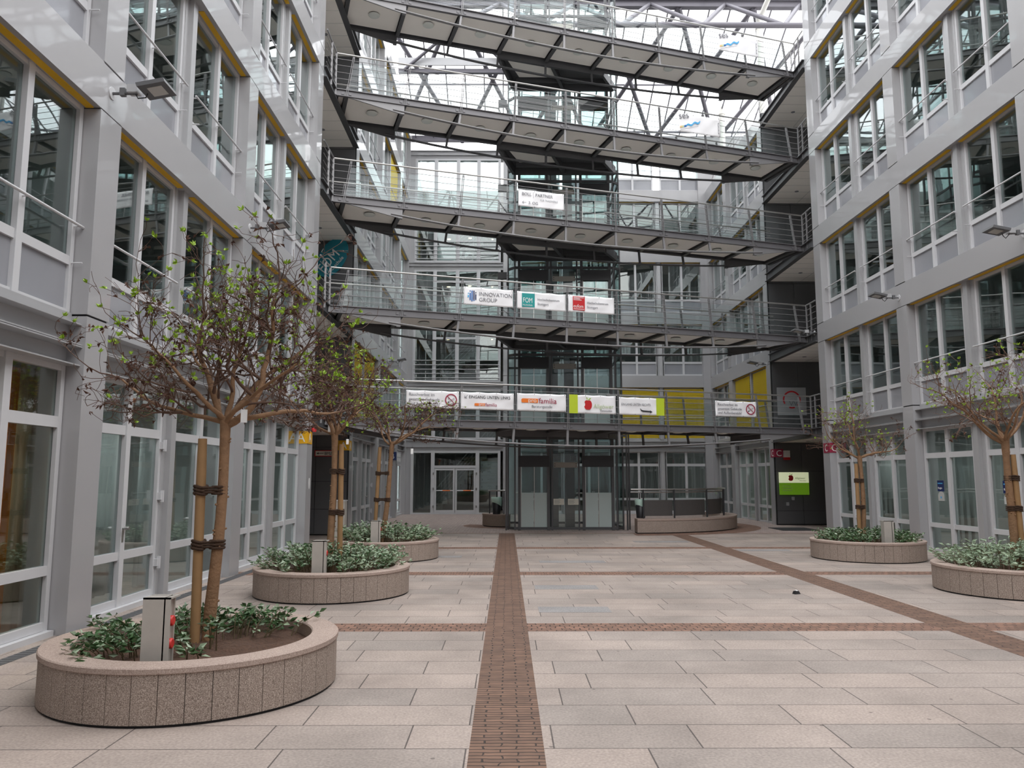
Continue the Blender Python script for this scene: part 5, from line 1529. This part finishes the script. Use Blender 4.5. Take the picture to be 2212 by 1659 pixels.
# ------------------------------------------------------------------ trees
def tree(bx, by, fork, limbs, label, seed, trunk_r=0.05, twig=1.0, base_off=(0, 0), bud_n=1.0, dead_n=1.0, zmax=3.75, rad=1.3, pale=False):
    rnd = random.Random(seed)
    r = empty('pollard_tree', (bx, by, 0), 0, label, 'tree', 'bare pollarded trees in the planters')
    tk = MB(); br_ = MB(); bud = MB(); dead = MB()
    zb = PH - 0.12
    pts = []; rs = []
    for i in range(12):
        t = i / 11
        pts.append(Vector((base_off[0] * t + 0.018 * math.sin(5 * t + seed), base_off[1] * t + 0.01 * math.cos(4 * t), zb + (fork - zb) * t)))
        rs.append(trunk_r * (1.15 - 0.35 * t + 0.45 * max(0, t - 0.82) * 3) * (1 + 0.05 * rnd.uniform(-1, 1)))
    tk.tube(pts, rs, 12)
    for i in range(14):
        t = rnd.uniform(0.05, 0.9); a = rnd.uniform(0, 2 * PI); j = int(t * 11)
        p = pts[j].lerp(pts[j + 1], t * 11 - j); d = Vector((math.cos(a), math.sin(a), 0.3))
        tk.tube([p + d * rs[j] * 0.6, p + d * (rs[j] + 0.012)], [0.014, 0.009], 6)
    tk.build('trunk', M['bark'], r)
    top = pts[-1]; tips = []; inner = []
    thick = MB()
    def grow(p, d, L, rad0, lvl):
        n = max(3, int(L / 0.085)); q = [p.copy()]; rr = [rad0]; dirs = []
        for i in range(n):
            d = (d + Vector((rnd.uniform(-1, 1), rnd.uniform(-1, 1), rnd.uniform(-.75, .95))) * (0.27 + 0.12 * lvl)).normalized()
            if lvl == 0: d = (d + Vector((0, 0, 0.02))).normalized()
            p = p + d * (L / n)
            hx = math.hypot(p.x - top.x, p.y - top.y)
            if p.z > zmax: d.z = -abs(d.z) * 0.3
            if p.z < fork + 0.0: d.z = abs(d.z) + 0.15
            if hx > rad: d = (d + Vector((-(p.x - top.x), -(p.y - top.y), 0)) * 0.4).normalized()
            q.append(p.copy()); dirs.append(d.copy())
            rr.append(max(0.0022, rad0 * (1 - 0.62 * (i + 1) / n)))
        (thick if lvl == 0 else br_).tube(q, rr, (8, 5, 4, 3)[min(lvl, 3)], cap=False)
        if lvl >= 1:
            for i in range(1, n + 1):
                if rnd.random() < 0.55: inner.append((q[i].copy(), dirs[i - 1]))
        if lvl >= 3:
            tips.append((q[-1], dirs[-1])); return
        if lvl == 2 and rnd.random() < 0.5: tips.append((q[-1], dirs[-1]))
        nch = (6, 5, 3)[lvl]
        for c in range(int(nch * twig + rnd.random())):
            i = rnd.randint(max(1, n // 4), n); i = min(i, n)
            dd = dirs[i - 1]; side = dd.cross(Vector((rnd.uniform(-1, 1), rnd.uniform(-1, 1), rnd.uniform(-1, 1)))).normalized()
            nd = (dd * 0.55 + side * rnd.uniform(0.6, 1.0) + Vector((0, 0, 0.18))).normalized()
            grow(q[i], nd, L * rnd.uniform(0.42, 0.68), max(0.003, rr[i] * 0.62), lvl + 1)
        if lvl < 2: grow(q[-1], dirs[-1], L * 0.5, max(0.003, rr[-1] * 0.9), lvl + 1)
    for (az, el, L, rd) in limbs:
        a = math.radians(az); e = math.radians(el)
        grow(top + Vector((0, 0, -0.06 + rnd.uniform(-.03, .03))), Vector((math.cos(a) * math.cos(e), math.sin(a) * math.cos(e), math.sin(e))), L, rd, 0)
    thick.build('limbs', M['bark'], r)
    br_.build('twigs', M['twig'] if not pale else M['twig_pale'], r)
    zlow = fork + 0.25 * (zmax - fork)
    for p, d in tips:
        pr = 0.85 * bud_n if p.z > zlow else 0.22 * bud_n
        if rnd.random() < pr:
            for k in range(rnd.randint(5, 9)):
                dd = (d + Vector((rnd.uniform(-1, 1), rnd.uniform(-1, 1), rnd.uniform(-.2, 1.2)))).normalized()
                leaf(bud, p, dd, rnd.uniform(0.025, 0.055), rnd.uniform(0.014, 0.026), rnd)
        else: inner.append((p, d))
    for p, d in inner:
        pr = (0.15 if p.z < fork + 0.6 * (zmax - fork) else 0.07) * dead_n
        if rnd.random() < pr:
            for k in range(rnd.randint(1, 4)):
                dd = (Vector((rnd.uniform(-1, 1), rnd.uniform(-1, 1), rnd.uniform(-1.2, .5)))).normalized()
                leaf(dead, p, dd, rnd.uniform(0.025, 0.065), rnd.uniform(0.012, 0.028), rnd, fold=0.8)
    bud.build('fresh_leaves', M['bud'], r); dead.build('dry_leaves', M['dead'], r)
    return r
tree(-2.46, 6.60, 2.16, [(8, 30, 1.25, .034), (28, 22, 1.2, .026), (172, 48, 1.0, .030), (185, 20, 1.0, .022), (140, 38, 1.15, .024), (250, 35, 0.9, .022), (80, 45, 1.0, .024), (320, 28, 1.0, .022), (100, 62, 0.9, .026)], 'bare pollarded tree in the nearest left planter', 11, 0.046, base_off=(0.06, 0), zmax=3.68, rad=1.38, bud_n=0.42, dead_n=1.25)
tree(-2.58, 11.55, 2.32, [(0, 35, 0.9, .028), (50, 40, .9, .022), (130, 55, 1.0, .028), (190, 30, .9, .022), (240, 45, .8, .022), (300, 35, .9, .022), (90, 65, .9, .022)], 'bare pollarded tree in the second left planter', 23, 0.052, zmax=3.75, rad=0.95, bud_n=0.40, dead_n=1.7)
tree(-2.62, 16.45, 2.42, [(0, 15, 1.1, .028), (45, 25, 1.0, .022), (120, 35, 1.0, .024), (180, 18, 1.1, .024), (230, 30, .9, .020), (310, 20, 1.1, .022)], 'bare pollarded tree in the farthest left planter, crown reaching over the footbridge end', 31, 0.052, base_off=(0.20, 0), zmax=3.1, rad=1.35, bud_n=0.28, dead_n=1.7)
tree(7.48, 16.35, 2.12, [(10, 25, .9, .026), (70, 45, .8, .020), (130, 40, .8, .020), (180, 25, .9, .024), (240, 40, .7, .020), (310, 25, .8, .022), (90, 75, .9, .022)], 'bare pollarded tree in the farther right planter', 43, 0.048, zmax=3.4, rad=1.05, bud_n=0.35, dead_n=0.6, twig=0.75, pale=True)
tree(7.56, 11.65, 2.25, [(165, 38, 1.1, .032), (185, 22, 1.0, .024), (130, 45, 1.0, .024), (80, 50, .9, .022), (20, 35, .9, .024), (280, 40, .8, .022), (225, 35, 1.0, .024)], 'bare pollarded tree cut by the right picture edge', 57, 0.055, zmax=3.75, rad=1.12, bud_n=0.45, dead_n=0.6, twig=0.8, pale=True)

def stake(x, y, x2, y2, ztop, tx, ty, ties, label):
    r = empty('tree_stake', (x, y, 0), 0, label, 'stake', 'wooden stakes beside the trees')
    b = MB(); n = 6
    b.tube([(0 + (x2 - x) * t / n, (y2 - y) * t / n, PH - 0.12 + (ztop - PH + 0.12) * t / n) for t in range(n + 1)], [0.040] * n + [0.036], 12)
    b.build('pole', M['stake'], r)
    for z in ties:
        t = (z - PH) / (ztop - PH); px, py = x + (x2 - x) * t - x, (y2 - y) * t
        q = MB()
        for k in range(3):
            pts = []
            for i in range(17):
                a = 2 * PI * i / 16
                pts.append((px + 0.05 * math.cos(a), py + 0.05 * math.sin(a), z - 0.03 + k * 0.028 + 0.008 * math.sin(2 * a)))
            q.tube(pts, 0.013, 6, cap=False)
            q.tube([(px, py - 0.045, z - 0.02 + k * 0.02), (tx - x, ty - y - 0.045, z - 0.02 + k * 0.02)], 0.010, 5)
            q.tube([(tx - x + 0.058 * math.cos(2 * PI * i / 12), ty - y + 0.058 * math.sin(2 * PI * i / 12), z - 0.03 + k * 0.028) for i in range(13)], 0.012, 6, cap=False)
        q.build('coir_tie', M['tie'], r)
stake(-2.56, 6.55, -2.575, 6.55, 1.98, -2.43, 6.60, (0.0 + 1.10, 1.55), 'tan wooden stake tied to the nearest left tree')
stake(-2.45, 11.55, -2.47, 11.55, 2.15, -2.57, 11.55, (1.15, 1.75), 'tan wooden stake tied to the second left tree')
stake(-2.78, 16.45, -2.70, 16.45, 2.30, -2.52, 16.45, (1.2, 1.75), 'tan wooden stake tied to the farthest left tree')
stake(7.38, 16.33, 7.38, 16.33, 1.95, 7.47, 16.35, (1.05, 1.6), 'tan wooden stake tied to the farther right tree')
stake(7.66, 11.6, 7.62, 11.6, 2.0, 7.56, 11.65, (1.2, 1.65), 'tan wooden stake tied to the tree at the right picture edge')
def tagcard(x, y, z, label):
    r = empty('tree_tag', (x, y, z), 0.3, label, 'tag', 'white paper tags hanging in the trees')
    q = MB(); q.box(-0.026, 0.026, -0.002, 0.002, -0.11, 0); q.build('card', M['white'], r); q = MB(); q.tube([(0, 0, 0), (0.01, 0.01, 0.06)], 0.002, 4); q.build('string', M['plastic_black'], r)
tagcard(-2.20, 6.45, 2.22, 'white paper tag at the fork of the nearest left tree')
tagcard(-2.63, 11.46, 2.44, 'white paper tag at the fork of the second left tree')
tagcard(-1.95, 15.9, 2.25, 'white paper tag at the right side of the farthest left tree')
tagcard(-3.3, 16.0, 2.45, 'white paper tag at the left side of the farthest left tree')

# ------------------------------------------------------------------ courtyard odds and ends
r = empty('steel_cabinet', (-4.42, 20.5, 0), 0, 'brushed steel cabinet standing before the dark left passage wall', 'cabinet')
q = MB(); q.box(-0.20, 0.20, -0.15, 0.15, 0.0, 1.05); q.build('body', M['galv'], r); q = MB(); q.box(-0.21, 0.21, -0.16, 0.16, 1.05, 1.075); q.build('cap', M['frame'], r)
q = MB(); q.box(8.7, 9.9, 24.6, 26.0, 0.0, 0.015); tag(q.build('door_mat', M['mat']), 'black door mat in front of the right passage', 'mat')
r = empty('litter', (4.15, 11.3, 0), 0.4, 'small dark crumpled packet lying on the open paving right of centre', 'litter')
q = MB(); q.m = 0; q.add([(-.05, -.03, 0), (.05, -.035, 0), (.055, .03, 0), (-.045, .035, 0), (-.04, -.02, .05), (.035, -.02, .035), (.045, .02, .055), (-.035, .025, .04)], [(0, 3, 2, 1), (4, 5, 6, 7), (0, 1, 5, 4), (1, 2, 6, 5), (2, 3, 7, 6), (3, 0, 4, 7)]); q.build('packet', M['plastic_black'], r)
q = MB(); q.add([(-.02, -.025, .045), (.02, -.02, .05), (.015, .015, .056), (-.02, .015, .052)], [(0, 1, 2, 3)]); q.build('foil', M['white'], r)

# ------------------------------------------------------------------ things inside the rooms
def board(name, x0, x1, y0, y1, z0, z1, m, label, cat='panel'):
    q = MB(); q.box(x0, x1, y0, y1, z0, z1); return tag(q.build(name, M[m]), label, cat)
board('wooden_cabinet', -8.4, -5.35, 8.30, 8.56, 0.03, 2.85, 'orange', 'glowing orange-brown wooden cabinet behind the left ground-floor window nearest the camera', 'cabinet')
board('radiator', -6.3, -5.42, 7.95, 8.15, 0.12, 0.62, 'white', 'white radiator low behind the left ground-floor window nearest the camera', 'radiator')
def curtain(y0, y1, z0, z1, x, m, label, seed=0):
    q = MB(); n = int((y1 - y0) / 0.05); vs = []
    for i in range(n + 1):
        y = y0 + (y1 - y0) * i / n
        for z in (z0, z1): vs.append((x + 0.035 * math.sin(i * 1.25), y, z))
    q.add(vs, [(2 * i, 2 * i + 1, 2 * i + 3, 2 * i + 2) for i in range(n)], True)
    o = q.build('curtain', M[m]); o.modifiers.new('thickness', 'SOLIDIFY').thickness = 0.006
    return tag(o, label, 'curtain', 'curtains behind the ground-floor windows')
curtain(8.04, 8.30, 0.1, 2.85, XL - 0.45, 'curtain', 'beige curtain beside the orange cabinet, left window nearest the camera')
curtain(9.0, 10.9, 0.1, 2.3, XL - 0.75, 'blind_white', 'pale blue-white curtain behind the left double door by the first tree')
curtain(11.3, 11.9, 0.1, 2.3, XL - 0.7, 'blind_white', 'pale narrow curtain behind the left door hidden by the first tree trunk')
curtain(14.9, 15.6, 0.1, 2.3, XL - 0.6, 'blind_white', 'pale curtain in the left bay before the yellow A signs')
board('wooden_door', XL - 1.0, XL - 0.92, 11.95, 12.35, 0.05, 2.25, 'orange', 'orange wooden panel behind the left door next to the first tree stake')
board('wooden_door', XL - 0.95, XL - 0.87, 14.1, 14.7, 0.05, 2.25, 'orange', 'orange wooden panel in the left bay before the yellow A signs')
curtain(16.4, 17.7, 0.1, 2.85, XR + 0.7, 'blind_white', 'pale sheer curtain behind the right posters')
board('wooden_door', XR + 0.9, XR + 0.98, 14.2, 14.75, 0.05, 2.3, 'orange', 'orange wooden panel behind the right window at the picture edge')
curtain(20.8, 22.6, 0.1, 2.85, XR + 0.9, 'blind_white', 'pale curtain in the right bay before the dark red C sign')
board('partition', XR + 0.8, XR + 0.86, 28.3, 31.0, 0.1, 2.2, 'shop_green', 'lime green partition behind the far right ground-floor windows')

# unseen ceiling lamps added in ground-floor rooms, mostly to lighten the curtains
def added_room_lamp(x, y, z, col, power, label):
    q = MB(); q.box(-0.12, 0.12, -0.6, 0.6, 0, 0.05)
    o = q.build('ceiling_lamp', M['lamp'], None, (x, y, z)); tag(o, label, 'lamp', 'lamps inside the ground-floor rooms')
    ld = bpy.data.lights.new('added_room_light', 'AREA'); ld.shape = 'RECTANGLE'; ld.size = 0.22; ld.size_y = 1.15; ld.energy = power; ld.color = col
    lo = bpy.data.objects.new('added_room_light', ld); COL.objects.link(lo); lo.parent = o; lo.location = (0, 0, -0.01)
added_room_lamp(XL - 2.0, 7.1, 2.86, (1.0, 0.78, 0.48), 24, 'ceiling lamp in the room with the orange cabinet')
added_room_lamp(XL - 1.6, 10.6, 2.86, (0.97, 1.0, 0.99), 22, 'added ceiling lamp brightening the room behind the double doors by the first tree')
added_room_lamp(XL - 1.6, 15.6, 2.86, (0.97, 1.0, 0.99), 22, 'added ceiling lamp brightening the room before the yellow A signs')
added_room_lamp(XR + 1.7, 16.0, 2.80, (0.97, 1.0, 0.99), 22, 'added ceiling lamp brightening the room behind the window posters')
added_room_lamp(XR + 1.7, 20.8, 2.80, (0.97, 1.0, 0.99), 22, 'added ceiling lamp brightening the room before the dark red C sign')
added_room_lamp(XR + 1.7, 30.2, 2.80, (0.97, 1.0, 0.95), 22, 'added ceiling lamp brightening the far right room with the lime partition')
